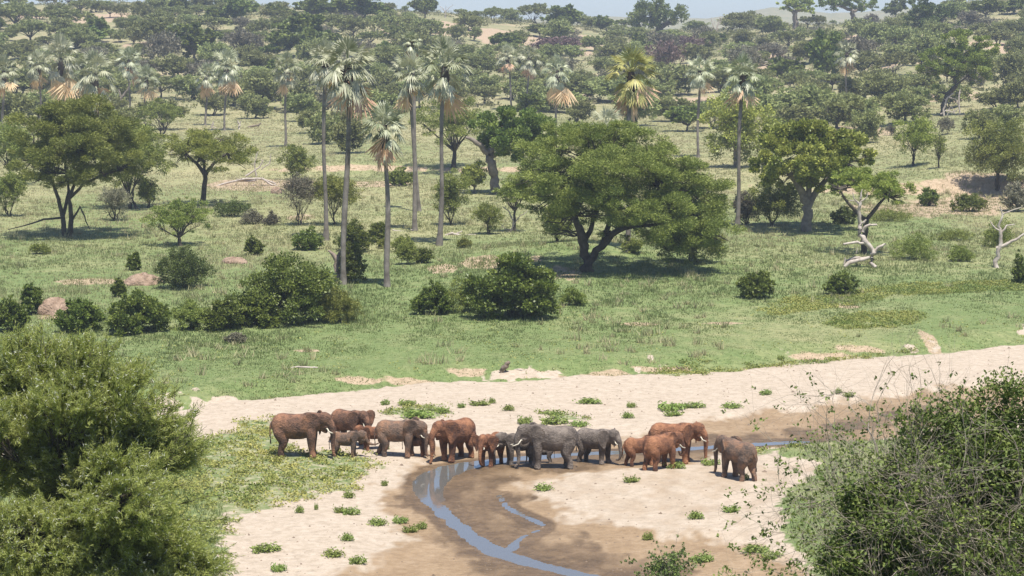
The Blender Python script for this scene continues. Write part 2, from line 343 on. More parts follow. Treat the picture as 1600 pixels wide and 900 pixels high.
def rhombi(rng, C, D, L, W, tint, face=.5):
    """leaf blades: centres C, directions D, lengths L, widths W"""
    D = D/(np.linalg.norm(D, axis=1)[:, None]+1e-9)
    S = np.cross(D, rng.normal(0, .6, size=D.shape)+np.array([0, 0, face])); S /= np.linalg.norm(S, axis=1)[:, None]+1e-9
    L = np.broadcast_to(L, (len(C),))[:, None]; W = np.broadcast_to(W, (len(C),))[:, None]
    V = np.stack([C-D*L/2, C+S*W/2, C+D*L/2, C-S*W/2], 1).reshape(-1, 3)
    F = np.arange(len(C)*4).reshape(-1, 4); return V, F, tint
def crown_geo(rng, pads, n, leaf, asp=.3, sub=14, spread=.30, flat=.6, up=.5, inner=.25):
    pads = np.array(pads, float); wgt = (pads[:, 3]*pads[:, 4]+pads[:, 3]*pads[:, 5]); wgt /= wgt.sum()
    K = max(4, int(sub*len(pads)))
    pi = rng.choice(len(pads), K, p=wgt); dv = rng.normal(size=(K, 3)); dv[:, 2] = dv[:, 2]*.9+.25
    dv /= np.linalg.norm(dv, axis=1)[:, None]
    rr = rng.uniform(.72, 1.06, K); q = rng.random(K) < inner; rr[q] = rng.uniform(.1, .7, q.sum())
    sc = pads[pi, :3]+dv*pads[pi, 3:6]*rr[:, None]
    sr = spread*(pads[pi, 3]*pads[pi, 4]*pads[pi, 5])**(1/3)*rng.uniform(.6, 1.3, K)
    st = np.clip(rng.normal(.45, .2, K), 0, 1)
    si = rng.choice(K, n, p=sr**2/np.sum(sr**2))
    off = rng.normal(size=(n, 3)); off /= np.linalg.norm(off, axis=1)[:, None]; off *= (rng.random(n)**.45)[:, None]
    off[:, 2] *= flat
    C = sc[si]+off*sr[si][:, None]
    D = off+.7*(C-pads[pi[si], :3])/(pads[pi[si], 3:6].max(1)[:, None])+rng.normal(0, .5, (n, 3)); D[:, 2] += up*.5
    tint = np.clip(st[si]+rng.normal(0, .18, n), 0, 1)
    L = leaf*rng.uniform(.6, 1.35, n)
    return rhombi(rng, C, D, L, L*asp*rng.uniform(.7, 1.2, n), tint)

# ------------------------------------------------------------------ ground, water
SOIL = [(140,440,62,5),(755,410,38,10),(862,428,52,11),(575,287,75,5),(405,287,80,9),(1420,326,95,9),(1550,312,70,22),(1500,322,80,14),(1452,532,12,22),(1400,290,80,5),
        (222,438,32,8),(95,492,36,8),(690,420,25,7),(470,340,22,5),(1250,160,80,10),(1480,150,60,9),(1550,185,40,6),(640,596,50,5),(730,582,34,6),(1040,578,50,5),(560,594,35,4),(1220,575,60,4),(1345,545,40,4),(840,585,50,5),(1000,507,30,3),(1130,505,30,2),(1320,478,22,4),(950,585,45,4),(480,548,22,2),(1290,560,60,5),(820,405,30,5),
        (1090,160,60,8),(1225,110,45,14),(1200,85,20,12),(700,44,28,12),(775,55,45,12),(820,62,40,10),(640,66,30,6),(230,72,40,8),(1560,75,34,14),(1340,62,26,8),(920,62,24,10),(905,82,22,6),(60,20,50,8),(150,30,60,8),(1390,100,50,6),(880,150,40,7),(610,50,20,5),(1570,240,40,4),(1350,205,40,8)]
def edge_sand(X, Y):
    tb = np.abs(Y-bank_y(X)-1.5); return sstep(.08, .36, fbm(X/4.5, Y/5, 71, 3)+.6*fbm(X/1.0, Y/1.8, 75, 3)-.05*tb)*(tb < 6)
def build_ground():
    ys = np.concatenate([np.arange(-30, 86, 4.), np.arange(86, 182, .22), 182*1.0034**np.arange(0, 1)])
    g = [182.]
    while g[-1] < 1150: g.append(g[-1]*1.0030)
    while g[-1] < 4600: g.append(g[-1]*1.03)
    ys = np.concatenate([ys, g[1:]]); nu = 640
    u = np.linspace(-1, 1, nu); hw = 0.275*np.maximum(ys, 0)+16+np.where(ys < 90, 24, 0)
    X = u[None]*hw[:, None]; Y = np.repeat(ys[:, None], nu, 1)
    sh = X.shape; Xf, Yf = X.ravel(), Y.ravel(); Z = np.empty_like(Xf)
    A = np.zeros((len(Xf), 4), np.float32); B = np.zeros((len(Xf), 4), np.float32)
    nb = (Yf > 84) & (Yf < 200)
    mk = {}; Z[nb] = H(Xf[nb], Yf[nb], mk)
    far = Yf >= 200; Z[far] = H(Xf[far], Yf[far]); nr = Yf <= 84; Z[nr] = H(Xf[nr], Yf[nr])
    x, y = Xf[nb], Yf[nb]
    sdr = poly_sd(x, y, RIVER)+2.0*fbm(x/2, y/3.5, 17)+1.5*fbm(x/.6, y/.9, 51)
    sand = sstep(-1.0, 1.0, sdr)
    for P in PLANTS: sand = np.minimum(sand, 1-.56*sstep(-.6, .8, poly_sd(x, y, P)+2.4*fbm(x/.9, y/1.1, 52)))
    A[nb, 0] = sand
    A[nb, 1] = sstep(-1.5, 1.2, poly_sd(x, y, WET)+3.5*fbm(x/1.5, y/3.0, 53)+2.2*fbm(x/.45, y/.8, 56))
    ch = mk['chan']
    bar = .42*sstep(-2, 2, poly_sd(x, y, poly0([(830,757),(900,742),(1090,735),(1240,722),(1300,740),(1225,800),(1228,850),(1150,852),(960,830)]))+3*fbm(x/1.3, y/2.5, 58))*(.7+1.6*fbm(x/.8, y/1.6, 59))
    A[nb, 1] = np.maximum(A[nb, 1], bar)
    B[nb, 1] = np.clip(.8*sstep(-.8, 1.5, poly_sd(x, y, MUD)+4*fbm(x/1.2, y/2.6, 54)+2.2*fbm(x/.4, y/.9, 57))*(.55+1.2*(fbm(x/.9, y/1.8, 55)+.3))+1.0*(1-sstep(.1, 1.1, ch)), 0, 1)
    sm = 1-sstep(84, 90, Yf)
    A[:, 0] *= (1-sm)
    # bare soil patches
    soil = np.zeros(len(Xf))
    for (px, py, rx, ry) in SOIL:
        gx, gy, _ = at(px, py); _, g2, _ = at(px, py-ry); _, g1, _ = at(px, py+ry)
        if py < 100: g2 = min(g2, gy+60)
        sx = rx/ppm(gy); sy = max(abs(g2-g1)/2, .8)
        mq = (np.abs(Xf-gx) < sx*2) & (np.abs(Yf-gy) < sy*2)
        xx, yy = Xf[mq], Yf[mq]
        dd = ((xx-gx)/sx)**2+((yy-gy)/sy)**2
        soil[mq] = np.maximum(soil[mq], sstep(1.5, .35, dd+1.6*fbm(xx/(sx*.3), yy/(sy*.5), 61)))
    # eroded faces of the far cut bank are bare
    Zg = Z.reshape(sh); gy_, gx_ = np.gradient(Zg); dy = np.gradient(Y, axis=0)
    slope = (gy_/np.maximum(dy, .1)).ravel()
    soil = np.where((Yf > 280) & (Yf < 420), np.maximum(soil, sstep(.16, .34, slope)), soil)
    tb = Yf-bank_y(Xf)
    edge = (np.abs(tb-1) < 7) & (Yf > 130) & (Yf < 200)
    A[:, 0] = np.where(edge, np.maximum(A[:, 0], edge_sand(Xf, Yf)), A[:, 0])
    A[:, 2] = soil
    dry = .42*sstep(195, 250, Yf)+.30*sstep(270, 420, Yf)+1.1*fbm(Xf/22, Yf/45, 72)+.25*fbm(Xf/5, Yf/12, 73)
    B[:, 0] = np.clip(dry, 0, 1); B[:, 2] = np.clip(sstep(500, 640, Yf+60*fbm(Xf/40, Yf/60, 74)), 0, 1)
    F = (np.arange(sh[0]-1)[:, None]*nu+np.arange(nu-1)[None])
    F = np.stack([F, F+1, F+nu+1, F+nu], -1).reshape(-1, 4)
    me = new_mesh('ground', np.stack([Xf, Yf, Z], 1), F, M['ground'], smooth=True)
    for nm, a in (('m_a', A), ('m_b', B)):
        at_ = me.attributes.new(nm, 'FLOAT_COLOR', 'POINT'); a[:, 3] = 1; at_.data.foreach_set('color', a.ravel())
    o = link('ground', me); o['kind'] = 'structure'; return o
build_ground()
def build_water():
    m, n, l, b = mat('stream_water')
    b.inputs['Base Color'].default_value = (.12, .115, .105, 1); b.inputs['Roughness'].default_value = .06; b.inputs['IOR'].default_value = 1.45
    b.inputs['Specular IOR Level'].default_value = 1.0
    tc = n.new('ShaderNodeTexCoord'); mp = n.new('ShaderNodeMapping'); mp.inputs['Scale'].default_value = (1.5, .7, 1); l.new(tc.outputs['Object'], mp.inputs[0])
    no = n.new('ShaderNodeTexNoise'); no.inputs['Scale'].default_value = 2.2; no.inputs['Detail'].default_value = 4; l.new(mp.outputs[0], no.inputs['Vector'])
    bump(n, l, b, no.outputs['Fac'], .12, .03)
    V = [(-9,97,WATER_Z),(22,97,WATER_Z),(22,141,WATER_Z),(-9,141,WATER_Z)]
    o = link('water', new_mesh('water', V, [[0,1,2,3]], m)); o['kind'] = 'structure'
build_water()

# ------------------------------------------------------------------ haze and the air
def build_haze():
    m = bpy.data.materials.new('haze_air'); m.use_nodes = True; n = m.node_tree.nodes; l = m.node_tree.links
    n.remove(n['Principled BSDF']); v = n.new('ShaderNodeVolumePrincipled')
    v.inputs['Color'].default_value = (.80, .88, 1.0, 1); v.inputs['Density'].default_value = .00022; v.inputs['Anisotropy'].default_value = .25
    l.new(v.outputs[0], n['Material Output'].inputs['Volume'])
    x0, x1, y0, y1, z0, z1 = -1400, 1400, -60, 4700, -12, 100
    V = [(x, y, z) for z in (z0, z1) for y in (y0, y1) for x in (x0, x1)]
    F = [[0,2,3,1],[4,5,7,6],[0,1,5,4],[2,6,7,3],[0,4,6,2],[1,3,7,5]]
    o = link('haze', new_mesh('haze', V, F, m)); o['kind'] = 'stuff'
build_haze()

# ------------------------------------------------------------------ trees and bushes
def pads_umbrella(rng, W, Hc, n, zbot, dome=.35, lay=.25):
    out = []
    for i in range(n):
        r = W/2*.78*math.sqrt((i+.4)/n); a = i*2.4+rng.uniform(-.4, .4)
        z = zbot+Hc*(.74-dome*(2*r/W)**2)-rng.uniform(0, lay)*Hc
        rx = W*rng.uniform(.17, .25)
        out.append((r*math.cos(a), r*math.sin(a), z, rx, rx, Hc*rng.uniform(.24, .36)))
    return out
def pads_round(rng, W, Hc, n, zbot):
    out = []
    for i in range(n):
        v = rng.normal(size=3); v /= np.linalg.norm(v); k = rng.uniform(.3, .66)
        out.append((v[0]*W/2*k, v[1]*W/2*k, zbot+Hc*(.5+v[2]*k*.5), W*rng.uniform(.2, .3), W*rng.uniform(.2, .3), Hc*rng.uniform(.2, .32)))
    return out
def pads_bush(rng, W, Hc, n):
    out = []
    for i in range(n):
        a = i*2.4+rng.uniform(-.5, .5); r = W*.36*math.sqrt((i+.3)/n); zt = Hc*(.66-.42*(r/(W*.36))**2)*rng.uniform(.6, 1.1)
        out.append((r*math.cos(a), r*math.sin(a), max(zt, Hc*.22), W*rng.uniform(.17, .26), W*rng.uniform(.17, .26), Hc*rng.uniform(.24, .36)))
    return out
def limbs(rng, tb, pads, fork, r0, base=(0,0,0), stems=1, lean=0.0, k=7, minr=.02, tops=None, wob=.10):
    """trunk from base to the fork, then limbs out to the pads"""
    fork = np.array(fork, float); base = np.array(base, float); forks = []
    for s in range(stems):
        off = rng.normal(0, r0*1.2, 3)*(stems > 1); off[2] = 0
        fk = fork+rng.normal(0, r0*2.5, 3)*(stems > 1)
        rr = r0/(stems**.6)
        P = bent(rng, base+off-np.array([0,0,.15*r0+.05]), fk, 6, .09)
        tb.tube(P, np.linspace(rr*1.25, rr*.8, 6), k); forks.append((fk, rr))
    for p in pads:
        c = np.array(p[:3]); fk, rr = min(forks, key=lambda q: np.linalg.norm((q[0]-c)[:2])+rng.random()*.3*np.linalg.norm(c-q[0]))
        e = c-np.array([0, 0, p[5]*.3]); mid = fk+(e-fk)*.55; mid[2] += .12*np.linalg.norm((e-fk)[:2])*rng.uniform(-.3, 1)
        P = np.array([fk, fk+(mid-fk)*.5+rng.normal(0, wob, 3)*r0*3, mid, e]); q = rr*rng.uniform(.35, .6)
        tb.tube(P, [q*1.1, q*.85, q*.6, max(q*.25, minr)], max(4, k-2))
        for _ in range(3):
            v = rng.normal(size=3); v[2] = abs(v[2])*.7; v /= np.linalg.norm(v)
            t = c+v*np.array(p[3:6])*.8; tb.tube(bent(rng, mid+(e-mid)*rng.uniform(.2, 1), t, 3, .12), [q*.3, q*.2, max(minr*.6, .01)], 4)
def tree_meshes(seed, kind, W, Ht, n, leaf, leafmat, barkmat, **k):
    """kind: umbrella / round / leafy / shrub; returns (trunk mesh, crown mesh)"""
    rng = np.random.default_rng(seed)
    zb = Ht*k.get('clear', {'umbrella': .42, 'round': .16, 'leafy': .25, 'shrub': .0}[kind]); Hc = Ht-zb
    np_ = k.get('pads', {'umbrella': 13, 'round': 12, 'leafy': 14, 'shrub': 9}[kind])
    if kind == 'umbrella': pads = pads_umbrella(rng, W, Hc, np_, zb, k.get('dome', .4))
    elif kind == 'shrub': pads = pads_bush(rng, W, Hc, np_+4)
    else: pads = pads_round(rng, W, Hc, np_, zb)
    if kind == 'round': pads += pads_umbrella(rng, W*.8, Hc*.7, 5, zb+Hc*.32, .4)
    V, F, t = crown_geo(rng, pads, n, leaf, asp=k.get('asp', .38 if kind in ('umbrella', 'round') else .62), sub=k.get('sub', 12), flat=.55 if kind == 'umbrella' else .8, spread=k.get('spread', .36), up=.6 if kind == 'umbrella' else .25, inner=k.get('inner', .25))
    tb = Tubes(); fz = zb*.75 if kind == 'umbrella' else Ht*(.22 if kind != 'shrub' else .06)
    limbs(rng, tb, pads, (rng.normal(0, W*.02), rng.normal(0, W*.02), fz), k.get('r', W*.022+.05), stems=k.get('stems', 1), k=k.get('k', 7))
    return tb.mesh('trunk', M[barkmat]), new_mesh('crown', V, F, M[leafmat], tint=t)
def plant(name, label, cat, px, py, W, Ht, seed, kind, leafmat, n, leaf, barkmat='bark', group=None, parts=('trunk', 'crown'), pos=None, **k):
    x, y, z = pos or at(px, py); s = ppm(y); W = W/s*(1.1 if kind != 'shrub' else 1.02); Ht = Ht/s*1.04
    tm, cm = tree_meshes(seed, kind, W, Ht, n, leaf, leafmat, barkmat, **k)
    t = thing(name, label, cat, (x, y, z), group=group)
    link(parts[0], tm, t); link(parts[1], cm, t); return t
def tree_px(name, label, cat, base, pads, trunk, n, leaf, leafmat, barkmat='bark', seed=1, asp=.3, sub=10, flat=.6, up=.5, twigs=True, group=None, spread=.32, inner=.2, extra_depth=1.0):
    """a tree whose pads and limbs are laid out in metres from the base: pads (dx, height, width, thickness, depth offset) in photo px"""
    x, y, z = at(*base); s = ppm(y); rng = np.random.default_rng(seed); P = []
    for (px, py, wd, hd, dz) in pads:
        P.append(((px-base[0])/s, dz/s*extra_depth, (base[1]-py)/s, wd/2/s*1.1, wd/2/s, hd/2/s*1.22))
    V, F, t = crown_geo(rng, P, n, leaf, asp=asp, sub=sub, flat=flat, spread=spread, up=up, inner=inner)
    tb = Tubes()
    for ln in trunk:
        Q = np.array([((a-base[0])/s, d/s, (base[1]-b)/s) for a, b, r, d in ln]); Q[0, 2] -= .15 if ln[0][1] >= base[1]-1 else 0
        # refine
        tt = np.linspace(0, len(Q)-1, (len(Q)-1)*3+1); QQ = np.stack([np.interp(tt, range(len(Q)), Q[:, i]) for i in range(3)], 1)
        rr = np.interp(tt, range(len(Q)), [q[2]/s for q in ln]); QQ += rng.normal(0, 1, QQ.shape)*rr[:, None]*.22; tb.tube(QQ, rr, 8)
    if twigs:
        nodes = np.array([((a-base[0])/s, d/s, (base[1]-b)/s) for ln in trunk for a, b, r, d in ln[1:]])
        for p in P:
            c = np.array(p[:3]); a = nodes[np.argmin(np.linalg.norm(nodes-c, axis=1))]
            for _ in range(4):
                v = rng.normal(size=3); v /= np.linalg.norm(v); tb.tube(bent(rng, a, c+v*np.array(p[3:6])*.7, 5, .1), np.linspace(.11, .025, 5), 5)
    o = thing(name, label, cat, (x, y, z), group=group)
    link('trunk', tb.mesh('trunk', M[barkmat]), o); link('crown', new_mesh('crown', V, F, M[leafmat], tint=t), o); return o

# the great acacia on its mound
tree_px('acacia_tree', 'largest spreading acacia with forked dark trunk, casting a broad shadow on the grassy mound', 'tree', (917,425),
  [(900,225,120,45,0),(960,215,110,40,30),(860,245,110,50,10),(1000,235,110,45,10),(840,275,90,50,0),(905,265,140,55,-60),(975,262,130,60,-50),(1030,270,120,60,-10),(1045,250,90,40,50),(930,240,120,50,70),
   (870,300,100,50,-40),(940,310,120,60,-70),(1010,320,120,60,-50),(1075,300,110,60,0),(1095,335,100,70,0),(1060,350,100,70,-40),(1030,375,80,50,10),(1085,378,90,55,-10),(1075,300,100,60,60),(990,290,120,60,90),(860,270,100,50,80),
   (960,345,90,45,-20),(870,340,70,60,10),(1110,300,60,60,20),(825,258,50,40,20),(815,285,50,40,0),(840,315,60,36,10),(1120,330,50,60,0),(1120,365,60,50,-10),(1110,385,60,40,10),(1055,385,70,40,20),(1015,330,110,60,-70),(900,300,110,60,-50),(850,300,90,50,40),(1060,270,80,50,-30),(1090,350,100,60,-40),(880,210,90,30,20),(930,203,90,26,10),(985,210,70,26,10),(875,362,50,36,10),(1000,360,70,36,30)],
  [[(917,425,9.5,0),(914,395,8,0),(910,365,7,-4),(896,335,4.5,-8),(880,300,3,-10),(870,270,1.5,-8)],[(912,380,5,0),(925,350,3.5,6),(935,320,3,10),(945,280,2,10)],
   [(917,418,7,0),(932,393,6,-3),(955,365,5,-8),(985,352,4.5,-10),(1020,350,3,-8),(1060,345,2,-5)],[(940,384,5,0),(950,355,4,12),(955,335,3,18),(975,345,2.5,20)],[(896,335,5,-8),(915,300,3.5,10),(935,260,2.5,18)],[(985,352,4,-10),(1010,320,3,-14),(1030,290,2,-12)]],
  210000, .28, 'acacia', seed=5, asp=.27, sub=18, flat=.55, up=.5)
plant('acacia_bush', 'drooping acacia bush with pale stems at the right foot of the great acacia', 'tree', 1085, 411, 95, 70, 61, 'round', 'acacia', 16000, .24, clear=.02, stems=3)
plant('acacia_bush', 'low drooping bush under the left edge of the great acacia crown', 'bush', 872, 378, 60, 62, 62, 'round', 'acacia', 9000, .24, clear=.02, stems=2)
# left group
tree_px('acacia_tree', 'largest acacia of the left meadow, standing on several bare stems', 'tree', (105,371),
  [(90,190,120,50,0),(130,180,120,45,20),(60,220,90,50,0),(110,215,140,50,-40),(165,205,110,50,10),(190,235,90,50,0),(45,255,70,45,0),(100,250,120,45,-50),(150,255,110,50,-40),(200,262,70,40,20),(120,200,110,40,70),(80,240,100,40,60),(170,230,100,50,70),(140,165,70,24,30),(35,240,50,36,30),(215,250,40,40,0),(120,275,90,40,-40),(75,272,70,36,-30),(165,280,70,36,-20),(110,235,120,60,20),(60,280,50,30,0),(130,190,130,50,0)],
  [[(106,371,4.5,0),(113,340,3.8,0),(110,310,3,-3),(122,275,2,0),(140,240,2,0)],[(103,371,4.5,0),(97,340,3.6,2),(92,310,3,4),(80,275,2,5),(60,245,1.5,5)],[(98,340,3,2),(105,300,2.5,20),(100,250,2,20)],[(110,310,3,0),(135,285,2,-8),(165,272,1.5,-10),(190,265,1,-10)],[(99,340,2,0),(70,342,1.5,-5),(40,352,1,-6),(14,358,.6,-8)],[(112,345,2,0),(128,322,1.5,-5),(136,345,1,-6),(142,358,.6,-6)]],
  110000, .32, 'acacia', seed=6, asp=.27, sub=14)
plant('acacia_tree', 'bushy acacia with reddish stems directly behind the large left acacia', 'tree', 209, 326, 125, 130, 71, 'round', 'acacia', 26000, .3, stems=3, clear=.28)
tree_px('acacia_tree', 'flat-topped bright green acacia with a single slender trunk, left meadow', 'tree', (316,321),
  [(300,218,90,26,0),(340,222,90,26,10),(275,232,50,28,0),(375,240,50,34,0),(320,232,90,26,-40),(355,250,70,28,-20),(290,248,50,26,0),(390,255,30,26,0),(320,212,60,20,50),(345,236,80,26,60),(280,236,50,24,50),(310,250,60,20,20)],
  [[(316,321,4.5,0),(319,295,4,0),(322,272,3.5,0),(308,255,2.5,0),(290,240,1.5,0)],[(322,272,3,0),(335,255,2.5,4),(355,240,1.5,5)],[(322,272,2.5,0),(318,250,2,12),(322,230,1.2,15)]],
  26000, .3, 'acacia_bright', seed=7, sub=13)
plant('acacia_tree', 'small rounded acacia with thin trunk standing before the flat-topped left acacia', 'tree', 282, 384, 90, 78, 72, 'umbrella', 'acacia', 13000, .22, clear=.22, dome=.6)
plant('acacia_tree', 'dark round-topped acacia with visible short stems behind the left meadow trees', 'tree', 251, 213, 60, 57, 73, 'umbrella', 'acacia', 7000, .38, clear=.35, dome=.6, stems=2)
plant('acacia_bush', 'compact round acacia bush right of the fallen bleached logs', 'bush', 459, 281, 56, 54, 74, 'round', 'acacia', 8000, .3, clear=.08, stems=2)
plant('shrub', 'thin grey multi-stemmed shrub just left of the three tallest palms', 'bush', 470, 352, 62, 80, 75, 'round', 'shrub_grey', 6500, .22, stems=4, clear=.25, inner=.3)
plant('acacia_tree', 'thin open acacia between the two tallest palm trunks', 'tree', 522, 352, 78, 84, 76, 'round', 'acacia', 9500, .24, stems=4, clear=.25)
plant('shrub', 'small grey acacia at the left edge of the meadow', 'tree', 15, 338, 50, 70, 77, 'round', 'acacia', 6500, .27, clear=.15, stems=3)
plant('acacia_tree', 'wide grey-green acacia behind the left edge, above the meadow shrub', 'tree', 20, 290, 90, 95, 78, 'round', 'acacia', 11000, .32, clear=.15, stems=2)
plant('acacia_bush', 'tangled grey shrub beside the bare stems of the large left acacia', 'bush', 180, 345, 52, 55, 79, 'round', 'shrub_grey', 4000, .24, stems=4, clear=.1)
plant('shrub', 'pale open shrub right of the bushy reddish-stemmed acacia', 'bush', 232, 325, 42, 50, 80, 'round', 'acacia', 4200, .26, stems=4, clear=.1)
# middle group
tree_px('sausage_tree', 'broad-leaved tree with leaning thick grey trunk behind the great acacia', 'tree', (776,303),
  [(790,195,80,50,0),(830,205,70,55,0),(810,225,80,40,-20),(765,200,60,45,10),(845,230,40,30,0),(800,190,80,34,40),(775,225,50,26,0)],
  [[(777,303,8,0),(772,280,7.5,0),(768,255,7.5,0),(763,240,6.5,0)],[(763,240,6,0),(778,225,4.5,3),(795,205,3,4)],[(763,240,5,0),(745,222,4,-4),(728,214,2,-6)],[(766,246,4,0),(790,232,3,0),(825,215,2,0)]],
  22000, .42, 'leafy', 'bark_grey', seed=8, asp=.65, sub=13, flat=.8)
plant('acacia_tree', 'flat dark acacia with single straight stem left of the leaning grey trunk', 'tree', 708, 262, 125, 108, 81, 'umbrella', 'acacia', 17000, .33, clear=.3)
plant('acacia_bush', 'tall hanging bush behind the trunk of the widest-crowned palm', 'bush', 706, 352, 56, 92, 82, 'round', 'acacia', 9500, .25, clear=.04, stems=3)
plant('leafy_bush', 'pale broad-leaved bush below the leaning grey trunk', 'bush', 741, 302, 46, 46, 83, 'leafy', 'leafy_light', 3600, .34, 'bark_grey', clear=.1)
plant('bush', 'dark round shrub behind the short palm', 'bush', 629, 290, 46, 29, 84, 'shrub', 'acacia', 4200, .3)
plant('shrub', 'thin feathery shrub right of the widest-crowned palm', 'bush', 764, 366, 46, 52, 85, 'round', 'acacia', 4600, .22, clear=.05, stems=3)
plant('acacia_tree', 'small half-dead acacia with bare leaning stem left of the great acacia', 'tree', 803, 362, 55, 75, 86, 'umbrella', 'acacia', 3800, .25, clear=.55, r=.16)
plant('fig_tree', 'tall loose light-leaved tree behind the slim palm on the right', 'tree', 1150, 262, 125, 115, 87, 'leafy', 'leafy_light', 12000, .42, 'bark_grey', clear=.12)
plant('acacia_bush', 'dark acacia thicket left of the pale-trunked fig', 'bush', 1206, 353, 86, 66, 88, 'round', 'acacia', 12500, .26, clear=.04, stems=3)
plant('acacia_bush', 'grey thicket around the base of the palm beside the fig', 'bush', 1165, 352, 46, 52, 89, 'round', 'shrub_grey', 6000, .26, clear=.04, stems=3)
tree_px('fig_tree', 'big bright-leaved fig with pale forked trunk on the right of the meadow', 'tree', (1258,362),
  [(1215,230,80,45,0),(1265,215,90,40,10),(1310,235,80,45,0),(1345,250,50,40,0),(1240,250,90,45,-50),(1290,260,90,45,-40),(1200,265,55,40,0),(1335,270,50,26,0),(1260,225,100,40,60),(1300,245,90,45,70),(1225,280,60,30,0),(1275,285,60,22,0),(1230,210,60,26,20),(1290,208,50,20,20)],
  [[(1258,362,9,0),(1260,335,7.5,0),(1262,318,8,0),(1250,300,6,-3),(1235,275,4,-5),(1215,255,2.5,-5)],[(1262,318,6.5,0),(1275,300,5,4),(1295,275,3.5,5),(1320,255,2,5)],[(1262,316,5,0),(1263,285,4,8),(1262,250,2.5,12)]],
  46000, .36, 'leafy_light', 'bark_grey', seed=9, asp=.7, sub=15, flat=.85, spread=.3)
tree_px('acacia_tree', 'low flat acacia with forked red-brown trunk directly behind the twisted white snag', 'tree', (1350,397),
  [(1330,283,70,22,0),(1375,280,70,26,0),(1400,300,50,30,0),(1365,295,70,22,-40),(1310,296,44,20,0),(1380,290,70,24,50),(1412,312,30,22,0),(1335,275,60,18,40),(1355,272,50,14,0),(1300,292,34,16,0)],
  [[(1350,397,5,0),(1351,370,4.5,0),(1352,345,4.5,0),(1335,330,3,-3),(1318,310,2,-4),(1310,295,1.2,-4)],[(1352,345,3.5,0),(1368,325,3,3),(1385,305,1.5,4)]],
  14000, .28, 'acacia_bright', seed=10, sub=13)
plant('acacia_tree', 'upright dense acacia with short double trunk and its own shadow on the right meadow', 'tree', 1427, 260, 68, 80, 90, 'round', 'acacia_bright', 11500, .32, clear=.2, stems=2)
plant('acacia_tree', 'thin scraggly young acacia just right of the upright dense one', 'tree', 1467, 263, 26, 52, 91, 'round', 'acacia', 1600, .28, clear=.3, r=.12)
plant('acacia_tree', 'wide spreading acacia hanging over the eroded red bank', 'tree', 1558, 297, 118, 112, 92, 'round', 'acacia', 26000, .32, clear=.18, dome=.5)
plant('bush', 'grey bush on top of the eroded red bank', 'bush', 1590, 330, 50, 46, 93, 'shrub', 'shrub_grey', 5000, .26)
plant('bush', 'dark bush at the left end of the eroded bank', 'bush', 1452, 322, 34, 30, 94, 'shrub', 'bush', 2600, .3)
plant('bush', 'green bush between the fig trunk and the flat acacia', 'bush', 1320, 350, 42, 34, 95, 'shrub', 'bush_light', 4200, .24)

# bushes of the meadow: (px, py, w, h, light?, label)
BUSH = [(287,450,84,68,1,'untidy yellow-green bush beside the red earth mound'),
 (448,503,152,108,0,'largest dark leafy bush, left of the tall palm bases'),
 (395,508,90,46,0,'low dark bush at the left front of the largest leafy bush'),
 (530,503,74,54,2,'light green bush at the right front of the largest leafy bush'),
 (352,514,66,50,0,'low bush left of the largest leafy bush, in the long thicket'),
 (298,515,62,46,2,'pale low bush in the gap of the long thicket'),
 (216,518,98,56,0,'wide dark bush in the middle of the long left thicket'),
 (127,518,66,54,0,'dark bush right in front of the pink earth mound'),
 (50,491,34,46,0,'upright narrow bush touching the left side of the pink mound'),
 (14,518,56,50,0,'bush cut by the left picture edge at thicket level'),
 (801,496,128,94,3,'dense dark glossy bush, round and alone in front of the great acacia'),
 (725,487,60,52,2,'feathery bush against the left side of the dense glossy bush'),
 (677,490,58,46,0,'smaller bush at the left end of the central bush row'),
 (848,474,42,48,2,'feathery bush against the right side of the dense glossy bush'),
 (898,477,40,28,2,'low shrub just right of the central bush row'),
 (481,390,46,34,0,'round shrub left of the second tallest palm base'),
 (553,392,54,46,0,'dark shrub right behind the tallest palm trunk'),
 (592,378,34,32,0,'shrub between the tallest palm and the short palm trunk'),
 (630,393,36,28,2,'small shrub left of the thin pair of palm trunks'),
 (662,411,28,28,0,'small round shrub below the pair of palm trunks'),
 (636,413,34,40,2,'feathery pale shrub beside the short palm base'),
 (397,398,30,30,0,'lone small round shrub in the open left meadow'),
 (210,422,20,28,0,'small upright shrub beside the red earth mound'),
 (186,464,20,30,0,'tiny upright shrub between the two earth mounds'),
 (62,397,32,18,2,'low pale shrub near the large left acacia'),
 (550,442,42,60,0,'dark shrub growing around the broken stump'),
 (1182,466,52,42,0,'dark round shrub alone on the right meadow'),
 (1314,460,52,36,0,'dark open shrub right of the lone round one'),
 (1427,405,72,40,2,'wide grey-green bush right of the twisted snag'),
 (1500,408,44,24,2,'low scattered shrub between snag and right dead tree'),
 (1594,443,22,44,0,'shrub cut by the right picture edge'),
 (1490,375,60,16,2,'flat low shrub beyond the wide grey-green bush'),
 (725,387,24,16,2,'tiny shrub right of the widest palm base'),
 (365,338,56,26,1,'yellowish shrub with exposed roots in the left meadow'),
 (395,350,36,22,4,'grey twiggy shrub beside the yellowish rooted one'),
 (425,352,26,20,4,'small grey twiggy shrub in the left meadow'),
 (600,388,22,18,2,'tiny shrub at the foot of the short palm'),
 (1390,345,70,20,2,'long low shrub line along the dry gully'),
 (1560,385,50,40,2,'green shrub behind the right dead tree'),
 (1035,345,44,34,2,'shrub half hidden under the great acacia crown'),
 (990,395,36,26,2,'leafy shrub between the great acacia stems and its bush'),
 (520,300,52,22,2,'low green shrub behind the tall palm trunks'),
 (700,310,34,22,2,'low shrub behind the widest palm trunk'),
 (370,535,34,14,4,'small brownish tuft shrub on the grass flat'),
 (1515,330,50,30,0,'dark shrub rooted in the gully bank')]
